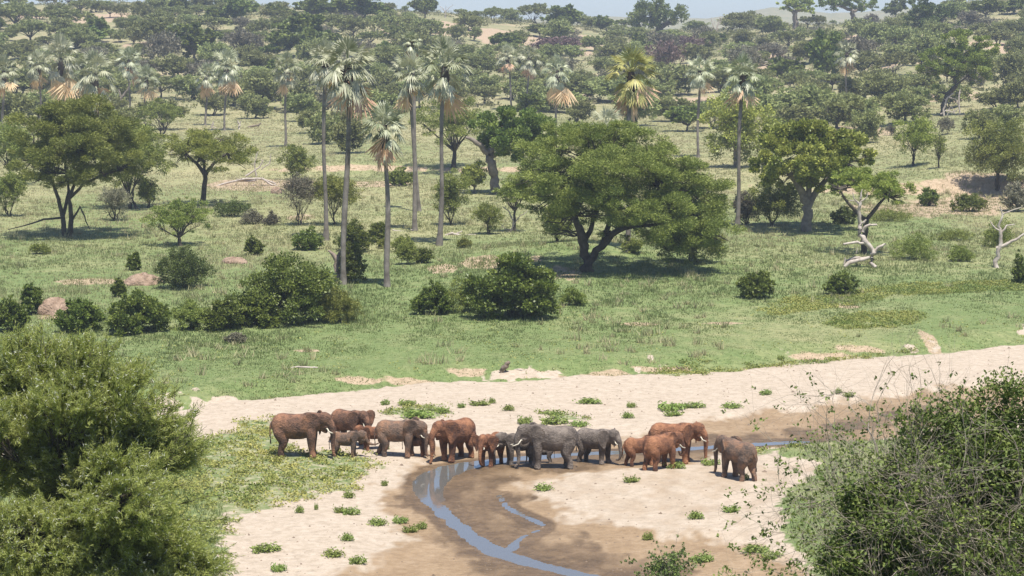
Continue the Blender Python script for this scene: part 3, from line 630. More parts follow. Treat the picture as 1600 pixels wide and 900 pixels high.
MB_ = {0: ('bush', .65, .21), 1: ('bush_light', .55, .17), 2: ('acacia', .36, .17), 3: ('bush', .62, .27), 4: ('shrub_grey', .3, .2)}
for i, (px, py, bw, bh, t, lab) in enumerate(BUSH):
    mt, asp, lf = MB_[t]
    n = int(min(26000, 2600+bw*bh*2.6))
    plant('bush', lab, 'bush', px, py, bw*1.06, bh*1.1, 200+i, 'shrub', mt, n, lf, 'bark', parts=('stem', 'foliage'), group='bushes on the meadow', asp=asp, r=.05, stems=3, clear=.0, sub=18, k=5)

# ------------------------------------------------------------------ the wooded hill
HK = {'u': ('umbrella', 'acacia_hill', .38), 'r': ('round', 'acacia_hill', .1), 'l': ('leafy', 'leafy', .15), 'g': ('round', 'shrub_grey', .1), 'p': ('round', 'shrub_red', .1)}
PROTO = {}
for kk, (kd, mt, cl) in HK.items():
    PROTO[kk] = []
    for v in range(5 if kk in 'ur' else 3):
        Hh = {'u': .62, 'r': .7, 'l': .85, 'g': .6, 'p': .6}[kk]*10
        nn = {'u': 4200, 'r': 5200, 'l': 4600, 'g': 2600, 'p': 2000}[kk]
        tm, cm = tree_meshes(900+v*7+ord(kk), kd, 10, Hh, nn, .62 if kk != 'l' else .8, mt, 'bark' if kk not in 'lp' else 'bark_grey', clear=cl, k=5, r=.26 if kk != 'g' else .16, stems=1+(v % 3 if kk != 'l' else 0), dome=.35+.1*(v % 3), sub=9, asp=.5 if kk != 'l' else .75)
        PROTO[kk].append((tm, cm, 10.0, Hh))
# (px, base py, width, height, kind)
HILL = [(25,50,60,40,'u'),(22,10,36,12,'u'),(90,38,46,28,'u'),(102,47,64,30,'u'),(126,22,36,20,'u'),(172,28,26,18,'u'),(188,29,22,20,'u'),(224,33,34,28,'r'),(246,27,22,14,'u'),(145,41,32,15,'r'),(190,42,26,14,'r'),(258,14,24,14,'l'),
 (48,70,62,34,'u'),(128,76,72,28,'l'),(78,76,46,18,'u'),(237,82,64,46,'u'),(188,66,26,18,'r'),(172,60,26,14,'r'),(160,88,62,20,'r'),(40,92,62,22,'r'),(12,64,30,18,'r'),(10,95,50,25,'r'),(100,110,60,26,'r'),(70,128,70,34,'r'),(30,150,80,40,'r'),(195,115,70,30,'r'),(150,135,70,30,'r'),(230,120,50,26,'g'),(60,30,34,14,'r'),(205,18,24,10,'u'),(160,12,30,10,'r'),
 (278,26,36,28,'l'),(311,27,34,18,'u'),(343,23,28,18,'r'),(378,36,54,36,'l'),(330,50,56,22,'u'),(376,48,34,20,'g'),(432,39,46,22,'u'),(410,60,36,26,'u'),(486,31,62,32,'l'),(512,50,60,26,'u'),(305,99,76,52,'l'),(463,89,86,56,'l'),(365,74,42,22,'u'),(405,80,20,15,'g'),(395,54,22,16,'r'),(355,64,30,16,'r'),(345,92,40,22,'r'),
 (400,112,60,30,'r'),(395,135,74,28,'r'),(420,158,60,34,'r'),(280,122,64,32,'r'),(300,155,66,34,'r'),(365,165,60,40,'r'),(335,180,50,34,'r'),(400,185,50,34,'r'),(300,60,34,18,'r'),(275,70,40,20,'g'),(430,20,34,16,'r'),(280,50,36,16,'r'),(455,35,34,18,'l'),
 (560,36,86,44,'l'),(606,21,30,15,'r'),(632,16,12,8,'r'),(663,31,38,32,'l'),(720,25,22,10,'u'),(747,30,34,12,'u'),(772,36,32,22,'u'),(792,31,26,15,'r'),(550,63,54,32,'u'),(592,57,56,32,'u'),(642,47,54,20,'u'),(664,56,50,24,'u'),(612,42,36,20,'r'),(715,63,36,22,'r'),(741,64,26,20,'r'),(618,64,20,12,'r'),(790,80,46,26,'l'),(620,118,66,42,'r'),(725,98,50,26,'r'),(752,125,56,38,'r'),(690,110,50,30,'r'),(585,135,50,34,'r'),(655,135,60,30,'r'),(720,140,70,30,'r'),(760,150,60,30,'r'),(670,75,46,18,'r'),(705,80,34,18,'g'),(560,90,50,24,'g'),(545,36,30,20,'g'),
 (800,36,36,20,'r'),(837,37,48,28,'u'),(878,49,58,34,'l'),(903,38,38,20,'r'),(922,46,34,18,'r'),(948,50,40,22,'l'),(930,32,16,11,'u'),(975,27,32,14,'u'),(845,58,42,18,'l'),(880,60,62,14,'g'),(802,76,50,26,'r'),(928,80,40,22,'r'),(962,76,36,20,'r'),(858,86,80,28,'p'),(898,72,40,16,'g'),(1036,116,62,48,'p'),(1000,98,54,30,'r'),(950,98,56,28,'r'),(895,95,40,22,'r'),(915,134,34,22,'r'),(880,118,46,26,'g'),(1050,150,96,44,'r'),(905,155,90,36,'r'),(960,160,90,40,'r'),(1000,180,70,34,'r'),(870,176,80,30,'r'),(1060,190,80,34,'r'),(1030,165,80,36,'r'),(825,140,60,34,'r'),(835,172,60,34,'r'),(990,62,40,18,'r'),(1050,68,60,20,'r'),(965,56,34,16,'r'),
 (1172,34,36,26,'r'),(1145,53,54,30,'r'),(1190,50,40,22,'r'),(1211,60,58,32,'r'),(1262,44,30,16,'u'),(1279,46,20,20,'u'),(1301,40,10,8,'u'),(1156,73,44,24,'r'),(1128,70,20,16,'l'),(1152,97,66,28,'r'),(1090,98,56,26,'r'),(1250,64,26,20,'r'),(1278,62,44,18,'g'),(1205,92,64,22,'g'),(1232,112,56,22,'g'),(1293,130,64,68,'l'),(1262,135,50,24,'u'),(1300,140,50,22,'u'),(1190,72,30,12,'r'),(1072,84,60,26,'p'),(1100,66,40,24,'g'),(1085,48,40,14,'r'),(1315,70,40,18,'g'),(1260,90,50,22,'r'),(1246,192,120,52,'r'),(1130,130,60,34,'r'),(1175,140,60,30,'r'),(1320,110,40,24,'r'),
 (1398,26,38,24,'l'),(1362,36,24,16,'g'),(1352,66,56,34,'r'),(1376,68,40,26,'u'),(1400,68,44,26,'r'),(1420,46,40,24,'r'),(1500,38,62,32,'r'),(1540,30,54,30,'l'),(1582,22,44,20,'l'),(1512,42,46,22,'g'),(1543,44,32,16,'g'),(1560,70,54,26,'r'),(1588,94,36,32,'r'),(1440,104,62,50,'r'),(1400,98,62,26,'r'),(1350,118,62,34,'r'),(1560,113,54,26,'r'),(1580,138,60,50,'r'),(1390,166,84,46,'r'),(1440,150,60,32,'r'),(1340,158,60,34,'r'),(1416,192,76,44,'r'),(1480,210,28,24,'g'),(1392,212,16,16,'g'),(1348,224,56,48,'r'),(1350,190,54,34,'r'),(1530,216,62,40,'r'),(1578,204,76,36,'r'),(1555,170,60,30,'r'),(1590,170,60,40,'r'),(1320,182,60,34,'r'),(1490,68,40,24,'g'),(1590,60,44,26,'r'),(1520,95,36,18,'g'),
 (150,205,60,36,'r'),(180,190,50,36,'r'),(15,200,80,50,'r'),(60,185,60,40,'r'),(480,190,70,40,'r'),(465,175,60,46,'r'),(545,240,60,50,'r'),(510,225,60,44,'r'),(560,175,60,40,'r'),(595,150,50,34,'r'),(1560,255,60,44,'r')]
LAND = [(15, 'the edge palm'), (80, 'the leftmost palms'), (150, 'the bushiest palm'), (215, 'the thin palm pair'), (265, 'the left palm gap'), (340, 'the twin palms'), (400, 'the twin palm gap'), (450, 'the lone pale palm'), (505, 'the second tallest palm'), (548, 'the tallest palm'), (600, 'the short palm'), (645, 'the narrow middle palm'), (695, 'the widest palm'), (750, 'the central palm gap'), (808, 'the distant palm couple'), (870, 'the shaggy palm'), (930, 'the yellow palm gap'), (985, 'the yellow palm'), (1028, 'the great acacia'), (1092, 'the slim palm'), (1158, 'the fig palm'), (1200, 'the left fig edge'), (1242, 'the fig crown'), (1285, 'the right fig edge'), (1322, 'the lone hill palm'), (1370, 'the flat snag acacia'), (1410, 'the upright meadow acacia'), (1455, 'the scraggly young acacia'), (1490, 'the bleached fallen branches'), (1530, 'the red bank'), (1575, 'the right dead tree')]
KW = {'u': ('flat-topped acacia', 'tree', 'acacia_tree'), 'r': ('round acacia', 'tree', 'acacia_tree'), 'l': ('broad-leaved tree', 'tree', 'leafy_tree'), 'g': ('grey shrub', 'shrub', 'shrub'), 'p': ('pinkish thicket', 'shrub', 'leafless_shrub')}
hr = np.random.default_rng(77); LABS = {}; HOBJ = []
def hill_tree(px, py, w_, h_, k, listed=True):
    x, y, z = at(px, py); s = ppm(y); tm, cm, W0, H0 = PROTO[k][hr.integers(len(PROTO[k]))]
    sx = w_/s/W0*1.16; sz = h_/s/H0*1.18
    kw, cat, nm = KW[k]
    size = 'tiny' if w_ < 22 else 'small' if w_ < 36 else 'mid-sized' if w_ < 56 else 'large'
    if w_/h_ > 2: size += ' wide'
    elif w_/h_ < 1.1: size += ' upright'
    band = 'on the crest' if py < 38 else 'on the upper hill' if py < 72 else 'on the middle hill' if py < 112 else 'on the lower hill' if py < 165 else 'at the hill foot'
    lm = min(LAND, key=lambda q: abs(q[0]-px))[1]
    t = thing(nm, '', cat, (x, y, z-.1), hr.uniform(0, 6.28), (sx, sx*hr.uniform(.85, 1.1), sz), 'trees and shrubs of the wooded hill')
    for pn, me in (('trunk', tm), ('crown', cm)):
        link(pn, me, t)
    key = f'{size} {kw} {band} above {lm}'
    LABS.setdefault(key, []).append((px, py, t)); HOBJ.append((px, py, w_, h_))
for r_ in HILL: hill_tree(*r_)
# more of the hill's scrub between the ones above, leaving the bare patches open
OPEN = [(p[0], p[1], p[2]*1.0, max(p[3], 7)*1.2) for p in SOIL if p[1] < 260]+[(700,210,110,30),(400,215,70,30),(1440,235,70,30),(1490,190,50,18),(620,260,90,60),(1560,220,20,10),(560,235,30,30)]
n_f = 0
for tr in range(2600):
    px = hr.uniform(-30, 1630); py = 8+200*hr.random()
    if py < np.interp(px, HC_X, HC_Y)+(14 if 640 < px < 1430 else 4): continue
    if any(((px-a)/b)**2+((py-5-c)/d)**2 < 1 for a, c, b, d in OPEN): continue
    if py > 172 and (270 < px < 470 or 640 < px < 780 or 1370 < px < 1560): continue
    f = .45+.55*(py/190)
    w_ = hr.uniform(30, 76)*f+8; h_ = w_*hr.uniform(.45, .75)
    if any(abs(px-a) < (w_+c)*.30 and abs(py-b) < 4.5+.05*py for a, b, c, d in HOBJ): continue
    hill_tree(px, py, w_, h_, hr.choice(['u', 'r', 'g', 'l'], p=[.24, .54, .13, .09])); n_f += 1
    if n_f >= 205: break
def hill_scrub():
    rng = np.random.default_rng(940); X = []; Y = []
    n = 9000; px = rng.uniform(-60, 1660, n); py = 12+188*rng.random(n)**1.1
    y = np.where(True, 560+480*rng.random(n)**.8, 0); x = rng.uniform(-1, 1, n)*.25*y
    z = H(x, y); pyy = 40+(CAMZ-z)/y*FOC; pxx = 800+x/y*FOC
    k = np.ones(n, bool)
    for a, c, b, d in OPEN: k &= ((pxx-a)/b)**2+((pyy-c)/d)**2 > 1
    k &= fbm(x/30, y/45, 88) > -.10; k &= rng.random(n) < .7
    x, y, z = x[k], y[k], z[k]; m = len(x); R_ = rng.uniform(.8, 2.6, m); nl = 34
    v = rng.normal(size=(m*nl, 3)); v /= np.linalg.norm(v, axis=1)[:, None]; v[:, 2] = abs(v[:, 2]); v *= (rng.random(m*nl)**.4)[:, None]
    C = np.stack([np.repeat(x, nl), np.repeat(y, nl), np.repeat(z, nl)], 1)+v*np.repeat(R_, nl)[:, None]*np.array([1.2, 1.2, .8])
    V, F, T = rhombi(rng, C, v+rng.normal(0, .5, v.shape), rng.uniform(.4, .9, m*nl), rng.uniform(.25, .5, m*nl), np.clip(np.repeat(rng.random(m), nl)+rng.normal(0, .15, m*nl), 0, 1))
    o = link('hill_scrub', new_mesh('hill_scrub', V, F, M['scrub'], tint=T)); o['kind'] = 'stuff'
hill_scrub()
ORD = ['leftmost', 'second from left', 'third from left', 'fourth from left', 'fifth from left', 'sixth from left', 'seventh from left', 'eighth from left', 'ninth from left', 'tenth from left']
for key, lst in LABS.items():
    if len(lst) == 1: lst[0][2]['label'] = key; continue
    lst.sort(key=lambda q: q[0])
    for i, q in enumerate(lst): q[2]['label'] = f'{key}, {ORD[i]}' if i < len(ORD) else f'{key}, last in line'
    if len(lst) == 2: lst[0][2]['label'] = key+', the left one'; lst[1][2]['label'] = key+', the right one'
# ------------------------------------------------------------------ baobabs and the big two-tiered acacia on the hill
tree_px('baobab_tree', 'giant spreading baobab on the crest with dark buttressed trunk', 'tree', (1030,56),
  [(1020,12,44,24,0),(1045,22,50,26,0),(1000,28,44,20,0),(1062,30,34,18,0),(1015,24,50,26,-8),(1035,30,50,20,8),(990,40,30,16,0),(1022,5,24,10,0),(1010,38,40,16,-4)],
  [[(1030,56,8,0),(1031,46,6,0),(1028,36,4,0),(1018,26,2.5,0)],[(1031,46,5,0),(1042,36,3,2),(1056,32,2,2)],[(1036,56,4,0),(1036,46,3,0)]], 9000, .8, 'leafy', 'bark', seed=21, asp=.75, sub=14, flat=.85)
tree_px('baobab_tree', 'baobab with upright bottle trunk and pinkish base on the crest', 'tree', (1243,46),
  [(1225,10,26,14,0),(1250,6,34,16,0),(1262,14,26,14,0),(1238,2,34,12,0),(1243,12,34,12,-5),(1218,16,16,8,0)],
  [[(1243,46,4.5,0),(1243,36,4.2,0),(1242,22,3.6,0),(1232,12,1.6,0)],[(1242,22,2.4,0),(1254,12,1.4,0)],[(1242,20,2,0),(1246,8,1.3,2)]], 4200, .8, 'leafy_light', 'bark_grey', seed=22, asp=.75, sub=12)
tree_px('baobab_tree', 'wide-crowned crest tree cut by the top edge, beyond the bottle-trunked baobab', 'tree', (1335,52),
  [(1300,8,36,16,0),(1325,6,44,18,0),(1350,8,40,16,0),(1366,12,20,12,0),(1312,0,60,12,0),(1290,14,18,10,0)],
  [[(1335,52,4.5,0),(1334,30,4,0),(1330,16,3,0),(1312,10,1.6,0)],[(1332,20,2.5,0),(1350,10,1.5,0)]], 5000, .8, 'leafy', 'bark_grey', seed=23, asp=.75, sub=12)
tree_px('baobab_tree', 'grey-leaved baobab with swollen pinkish-grey trunk high on the right hill', 'tree', (1452,66),
  [(1445,10,44,26,0),(1430,28,34,24,0),(1468,22,46,28,0),(1484,36,30,20,0),(1455,36,50,20,-6),(1428,40,26,16,0),(1450,20,50,24,6),(1470,42,40,14,0)],
  [[(1452,66,7,0),(1452,52,6,0),(1446,40,3,0),(1440,26,2,0)],[(1454,52,4,0),(1466,38,2.5,0),(1476,28,1.5,0)],[(1450,50,3,0),(1434,40,2,0),(1424,40,1.4,0)]], 8000, .72, 'bush_light', 'bark_grey', seed=24, asp=.7, sub=12)
tree_px('acacia_tree', 'two-tiered dark green acacia with strongly curved trunk on the right slope', 'tree', (1472,181),
  [(1500,68,60,30,0),(1530,75,50,30,0),(1475,85,60,26,0),(1505,100,70,26,-10),(1475,108,70,24,0),(1530,112,50,26,0),(1460,124,40,22,0),(1445,95,40,22,0),(1500,90,70,26,20),(1455,138,24,18,0),(1515,120,50,20,10),(1435,115,30,16,0)],
  [[(1472,181,4.5,0),(1473,165,4.5,0),(1480,148,4,0),(1492,135,3.5,0),(1490,120,2.5,0),(1500,100,1.6,0)],[(1490,122,2,0),(1470,112,1.2,0)],[(1492,134,1.5,0),(1510,120,1,0)]], 26000, .5, 'acacia', 'bark', seed=25, asp=.4, sub=13)

# ------------------------------------------------------------------ palms
def frond_geo(rng, p0, d, up, plen, flen, droop, nseg, width, fold=0.0):
    """one fan leaf: stalk along d, a round fan of stiff pointed blades whose tips bend down"""
    d = d/np.linalg.norm(d); s = np.cross(d, up); s /= np.linalg.norm(s)+1e-9; nrm = np.cross(s, d)
    d2 = d-nrm*droop*.55; d2 /= np.linalg.norm(d2)
    c = p0+d*plen; V = []; F = []
    V += [p0-s*.035, p0+s*.035, c+s*.02, c-s*.02]; F.append([0,1,2,3])
    for a in np.linspace(-1.75, 1.75, nseg)*(1-.62*fold):
        a += rng.normal(0, .04); k = flen*(.70+.30*math.cos(a*.8))*rng.uniform(.88, 1.08)
        q = d2*math.cos(a)+s*math.sin(a); q = q-nrm*(.30+.5*fold)*abs(math.sin(a)); q /= np.linalg.norm(q); t = np.cross(q, nrm); t /= np.linalg.norm(t)+1e-9
        m1 = c+q*k*.5; m1[2] -= droop*k*.05; e = c+q*k; e[2] -= droop*k*rng.uniform(.15, .45)
        b = len(V); V += [c+q*.05, m1-t*width/2, e, m1+t*width/2]; F.append([b, b+1, b+2, b+3])
    return V, F
def palm_crown(seed, nf, Rr, lo, hi, nseg=18, dead=False):
    rng = np.random.default_rng(seed); V = []; F = []; T = []
    for i in range(nf):
        el = R(lo+(hi-lo)*((i+.5)/nf)**.9+rng.normal(0, 9)); az = i*2.39996+rng.normal(0, .5)
        d = np.array([math.cos(az)*math.cos(el), math.sin(az)*math.cos(el), math.sin(el)])
        up = np.array([0,0,1.]) if abs(d[2]) < .97 else np.array([math.cos(az), math.sin(az), 0])
        pl = Rr*rng.uniform(.30, .60); fl = Rr*rng.uniform(.44, .64); dr = .15+.7*max(0, math.cos(el))**2
        p0 = np.array([0,0,-.28*Rr*max(0, -math.sin(el))])+d*.05*Rr
        if dead:                # a dead fan hangs folded from its stalk end
            pl = Rr*rng.uniform(.12, .42); j_ = p0+d*pl; d = np.array([rng.normal(0, .12), rng.normal(0, .12), -1.]); az2 = rng.uniform(0, 6.28)
            v, f = frond_geo(rng, j_, d, np.array([math.cos(az2), math.sin(az2), 0]), .05, Rr*rng.uniform(.5, .85), .05, 12, .06*Rr, fold=rng.uniform(.72, .92))
            v = [p0, p0+np.array([.04, 0, 0]), j_+np.array([.03, 0, 0]), j_]+v[4:]; f = [[0, 1, 2, 3]]+f[1:]
        else:
            v, f = frond_geo(rng, p0, d, up, pl, fl, dr, nseg, .05*Rr, fold=rng.uniform(0, .35) if el > -.3 else rng.uniform(.3, .7))
        o = len(V); V += list(v); F += [[a+o for a in q] for q in f]
        base = .64-.24*math.sin(el)+rng.normal(0, .2); T += [max(0, min(1, base+rng.normal(0, .12))) for _ in f]
    return np.array(V), np.array(F), np.array(T)
PC = [palm_crown(300+i, 32, 1.0, -62, 88) for i in range(6)]; PD = [palm_crown(320+i, 5, 1.0, -60, -20, dead=True) for i in range(5)]
def palm(label, cx, top, bx, by, wpx, seed, mt='frond', dead=1.0, low=False, hp=None):
    x, y, z = at(bx, by); s = ppm(y); rng = np.random.default_rng(seed); rad = wpx/2/s*1.14
    Ht = (by-top)/s-rad*.86; dx = (cx-bx)/s
    t = thing('fan_palm', label, 'palm tree', (x, y, z), group='tall fan palms across the meadow')
    if not low:
        tb = Tubes(); q = np.linspace(0, 1, 12); ph = rng.uniform(0, 6)
        P = np.stack([dx*q+.22*np.sin(q*4+ph)*q*(1-q)*4, .2*np.sin(q*4+ph), q*Ht-.2*(1-q)], 1)
        r = (.265-.08*q)*(.85+.3*(wpx/80)*.5); r *= 1+.10*np.sin(q*7+ph); r[0] *= 1.5; r[-1] *= 1.15
        tb.tube(P, r, 9); trk = link('trunk', tb.mesh('trunk', M['palm_trunk']), t)
        tb = Tubes(); tb.tube([(dx, .0, Ht-rad*.75), (dx, 0, Ht-rad*.35), (dx, 0, Ht+.15)], [.26, .42*rad/2.6, .30], 9)
        for i in range(26):     # old leaf bases
            a = rng.uniform(0, 6.28); h = Ht-rad*rng.uniform(.0, .7); o = np.array([math.cos(a), math.sin(a), 0])
            tb.tube([np.array([dx, 0, h])+o*.2, np.array([dx, 0, h+.25])+o*rng.uniform(.4, .7)], [.06, .035], 4)
        link('leaf_bases', tb.mesh('leaf_bases', M['palm_dark']), trk)
    V, F, T = PC[seed % 6]; a = rng.uniform(0, 6.28); ca, sa = math.cos(a), math.sin(a)
    def place(V, k, dz=0): return np.stack([dx+(V[:, 0]*ca-V[:, 1]*sa)*k, (V[:, 0]*sa+V[:, 1]*ca)*k, Ht+dz+V[:, 2]*k], 1)
    if low: T = T*.9; V = V*np.array([1, 1, 1])
    link('crown', new_mesh('crown', place(V, rad), F, M[mt], tint=np.clip(T+rng.normal(0, .06), 0, 1)), t)
    if dead > 0:
        V, F, T = PD[seed % 5]; link('dead_fronds', new_mesh('dead_fronds', place(V, rad*dead*1.14, -.16*rad), F, M['dead_frond'], tint=T), t)
    return t
PALMS = [('fan palm cut by the left picture edge, dead fronds hanging', 8, 88, 4, 214, 50, {}),
 ('small dark fan palm between the edge palm and the tall left one', 62, 80, 64, 212, 46, {}),
 ('tall fan palm with orange hanging skirt above the large left acacia', 97, 60, 90, 206, 66, {'dead': 1.25}),
 ('bushiest fan palm with wide silvery crown, trunk hidden by the left acacia', 150, 80, 152, 232, 74, {}),
 ('thin fan palm over a pale leaning tree stem', 203, 74, 202, 186, 42, {}),
 ('lower thin fan palm beside the pale leaning stem', 230, 102, 226, 197, 42, {}),
 ('shorter one of the twin palms, brown fronds hanging', 323, 100, 321, 196, 38, {'dead': 1.2}),
 ('taller one of the twin palms', 355, 77, 351, 204, 52, {'dead': 1.1}),
 ('lone pale palm with drooping crown and one hanging dead frond', 450, 84, 446, 230, 50, {}),
 ('second tallest palm, with brown drooping fronds, left of the tallest', 511, 64, 509, 376, 66, {'dead': 1.1}),
 ('tallest fan palm with the fullest dark green crown', 546, 58, 537, 444, 94, {'dead': 1.05}),
 ('short fan palm with orange dead skirt in front of the tall ones', 601, 158, 605, 448, 78, {'dead': 1.15}),
 ('small-crowned palm peeping above the narrow middle palm', 644, 50, 655, 330, 34, {}),
 ('narrow-crowned middle palm sharing a double trunk line', 642, 84, 648, 361, 66, {'dead': 1.1}),
 ('palm with the widest silvery crown, right of the middle pair', 696, 64, 686, 384, 86, {'dead': 1.0}),
 ('left one of the two small distant palms', 793, 71, 800, 172, 36, {}),
 ('right one of the two small distant palms', 826, 71, 823, 175, 42, {}),
 ('shaggy pale palm with long hanging dead fronds', 871, 87, 869, 202, 50, {'dead': 1.35}),
 ('yellow-leaved fan palm rising behind the great acacia', 985, 74, 980, 394, 82, {'mt': 'frond_yellow', 'dead': 1.1}),
 ('slim straight palm on the right side of the great acacia', 1092, 88, 1091, 246, 50, {'dead': .9}),
 ('fan palm with silvery crown standing beside the fig tree', 1158, 89, 1152, 356, 62, {'dead': 1.05}),
 ('lone small palm low on the right hill slope', 1322, 64, 1322, 160, 40, {'dead': 1.1})]
for i, (lab, cx, tp, bx, by, wp, kw) in enumerate(PALMS): palm(lab, cx, tp, bx, by, wp, 40+i, **kw)
palm('young stemless palm with stiff silvery leaves peeping over the great acacia', 948, 168, 948, 240, 62, 71, dead=0, low=False)

# ------------------------------------------------------------------ dead trees, logs, earth mounds
def snag_px(name, label, cat, base, lines, mt='deadwood', twigs=0, seed=3, k=6):
    x, y, z = at(*base); s = ppm(y); rng = np.random.default_rng(seed); tb = Tubes()
    for ln in lines:
        Q = np.array([((a-base[0])/s, d/s, (base[1]-b)/s) for a, b, r, d in ln]); tt = np.linspace(0, len(Q)-1, (len(Q)-1)*3+1)
        QQ = np.stack([np.interp(tt, range(len(Q)), Q[:, i]) for i in range(3)], 1); rr = np.interp(tt, range(len(Q)), [q[2]/s for q in ln])
        QQ += rng.normal(0, .25, QQ.shape)*rr[:, None]; tb.tube(QQ, rr, k)
        for _ in range(twigs):
            i = rng.integers(1, len(QQ)); v = rng.normal(size=3); v[2] = abs(v[2])*.6; v /= np.linalg.norm(v)
            tb.tube(bent(rng, QQ[i], QQ[i]+v*rr[0]*rng.uniform(4, 10), 4, .2), np.linspace(rr[i]*.4, .008, 4), 4)
    me = tb.mesh(name, M[mt]); o = link(name, me, None, (x, y, z)); setp(o, label, cat); return o
snag_px('dead_tree', 'twisted bleached snag with arched roots and upright bare branches, right meadow', 'dead tree', (1350,418),
  [[(1366,418,3.5,0),(1360,405,4,0),(1364,394,4.5,0),(1353,380,4.5,0),(1345,366,4,3),(1343,352,3.5,3),(1342,335,3,2),(1342,318,2.4,0),(1343,305,1.6,0),(1345,295,.8,0)],[(1347,362,3,2),(1352,352,2.5,0),(1369,350,1.5,-3)],[(1343,352,2,2),(1349,345,2,0),(1352,343,1,0)],[(1364,394,3,0),(1375,384,2.5,-2),(1383,380,1.5,-3)],
   [(1318,416,3.5,-6),(1330,408,3.5,-4),(1348,406,3,0),(1358,402,3,0)],[(1320,409,2,4),(1336,403,2.5,3),(1352,404,2.5,2)],[(1353,380,2,0),(1338,378,2.4,-4),(1316,380,1.6,-8)],[(1342,318,1.4,0),(1333,310,1,0),(1330,300,.7,0)],[(1342,315,1.2,0),(1352,308,.9,0),(1354,300,.6,0)],[(1318,412,1.5,-6),(1319,402,1.2,-6)],[(1325,312,.8,0),(1335,314,.9,0),(1342,320,1,0)],[(1336,395,1,-6),(1339,386,.6,-6)]])
snag_px('dead_tree', 'pale forked dead tree at the right edge of the meadow', 'dead tree', (1555,418),
  [[(1555,420,4,0),(1557,400,3.5,0),(1561,385,3.5,0),(1563,368,2.8,0),(1560,352,2,0),(1565,335,1.4,0),(1560,322,.7,0)],[(1558,388,3,0),(1575,378,2.6,0),(1590,372,2.2,-2),(1602,362,1.5,-3)],[(1562,365,2,0),(1572,352,1.3,2),(1585,350,.7,3)],[(1562,362,1.8,0),(1550,352,1.3,0),(1545,345,.8,0)],[(1563,335,1.2,0),(1578,328,1,0),(1594,323,.6,0)]])
snag_px('fallen_tree', 'fallen bleached tree with tangled branches beyond the flat-topped left acacia', 'log', (395,290),
  [[(337,291,1.2,0),(360,284,1.8,0),(385,279,1.8,0),(410,280,1.6,0),(432,287,1.2,0)],[(345,289,1.5,6),(372,282,2,4),(400,283,2,0)],[(385,275,1.8,0),(405,262,1.2,0),(412,250,.8,0)],[(400,275,1.5,0),(398,258,1,0),(404,235,.6,0)],[(410,278,2,-4),(425,288,1.6,-5),(434,290,1,-5)],[(408,265,1,0),(422,255,.8,0),(424,240,.5,0)]], twigs=5)
snag_px('log', 'short fallen log with stub roots on the far left meadow, before the shrub', 'log', (400,199),
  [[(384,200,1,0),(392,197,1.8,0),(402,196,1.8,0),(408,193,1.2,0)],[(402,196,1.2,0),(406,200,.9,0)]], 'deadwood_dark')
snag_px('stump', 'pale upright stump with two prongs on the far left meadow', 'stump', (374,202), [[(373,203,1.8,0),(374,195,1.6,0),(371,188,.9,0)],[(374,196,1.2,0),(377,189,.7,0)]])
snag_px('stump', 'pale pointed stump near the twin palm bases', 'stump', (332,200), [[(331,202,1.6,0),(332,194,1.5,0),(334,190,.8,0)],[(332,199,1,0),(339,200,.7,0)]])
snag_px('stump', 'broken forked stump behind the tallest palm trunk', 'stump', (532,440),
  [[(534,445,9,0),(530,425,8,0),(527,408,6,0),(519,396,3,0),(514,391,1.5,0)],[(528,408,5,0),(530,398,3,0),(533,392,1.5,0)],[(545,440,5,0),(546,415,4,0),(550,402,2.5,0),(557,394,1.2,0)]], 'deadwood_dark')
snag_px('fallen_branch', 'grey fallen branch pile right of the widest palm', 'branch', (709,367), [[(693,370,1.4,0),(705,364,2.2,0),(720,368,1.8,0),(745,367,1,0)],[(700,372,1.2,4),(712,366,1.6,3),(722,361,.8,3)],[(696,367,1,-3),(715,370,1.4,-3)]], twigs=2)
snag_px('fallen_branch', 'long thin fallen branch between the two palm pairs', 'branch', (630,361), [[(612,359,.9,0),(622,361,1.3,0),(636,362,1.3,0),(645,359,.9,0)]])
snag_px('fallen_branch', 'fallen bleached trunk under the half-dead acacia', 'branch', (800,362), [[(784,367,1.6,0),(794,362,2,0),(804,355,1.6,0)],[(803,362,2,0),(802,345,1.6,0),(795,330,1.1,0),(785,322,.6,0)],[(803,350,1.2,0),(812,338,.8,0),(825,330,.5,0)],[(802,340,1,0),(806,325,.7,0)],[(800,360,1,0),(790,358,.8,0),(783,350,.5,0)]], twigs=2)
snag_px('log', 'small bleached log lying flat on the green river edge', 'log', (476,575), [[(453,575,1.3,0),(465,573,1.9,0),(480,574,2,0),(497,575,1.2,0)]])
snag_px('log', 'short grey-brown log end propped up on the grass above the sand', 'log', (787,582),
  [[(782,583,2,0),(783,578,3.4,0),(788,573,4.2,0),(794,568,3.6,0),(797,565,1.6,0)],[(783,577,2,0),(783,590,1.6,-4)],[(786,575,1.6,2),(793,581,1.3,2)],[(797,566,1,0),(793,563,.8,0)]], 'deadwood_dark')
snag_px('log', 'thin bleached stick beside the propped log end', 'log', (808,578), [[(800,578,.9,0),(808,577,1.2,0),(816,579,1,0)]])
snag_px('fallen_branch', 'dark stick lying on the green strip above the sand', 'branch', (1064,578), [[(1056,571,.8,0),(1062,576,1.3,0),(1068,580,1,0)],[(1061,575,.8,0),(1067,573,.5,0)]], 'deadwood_dark')
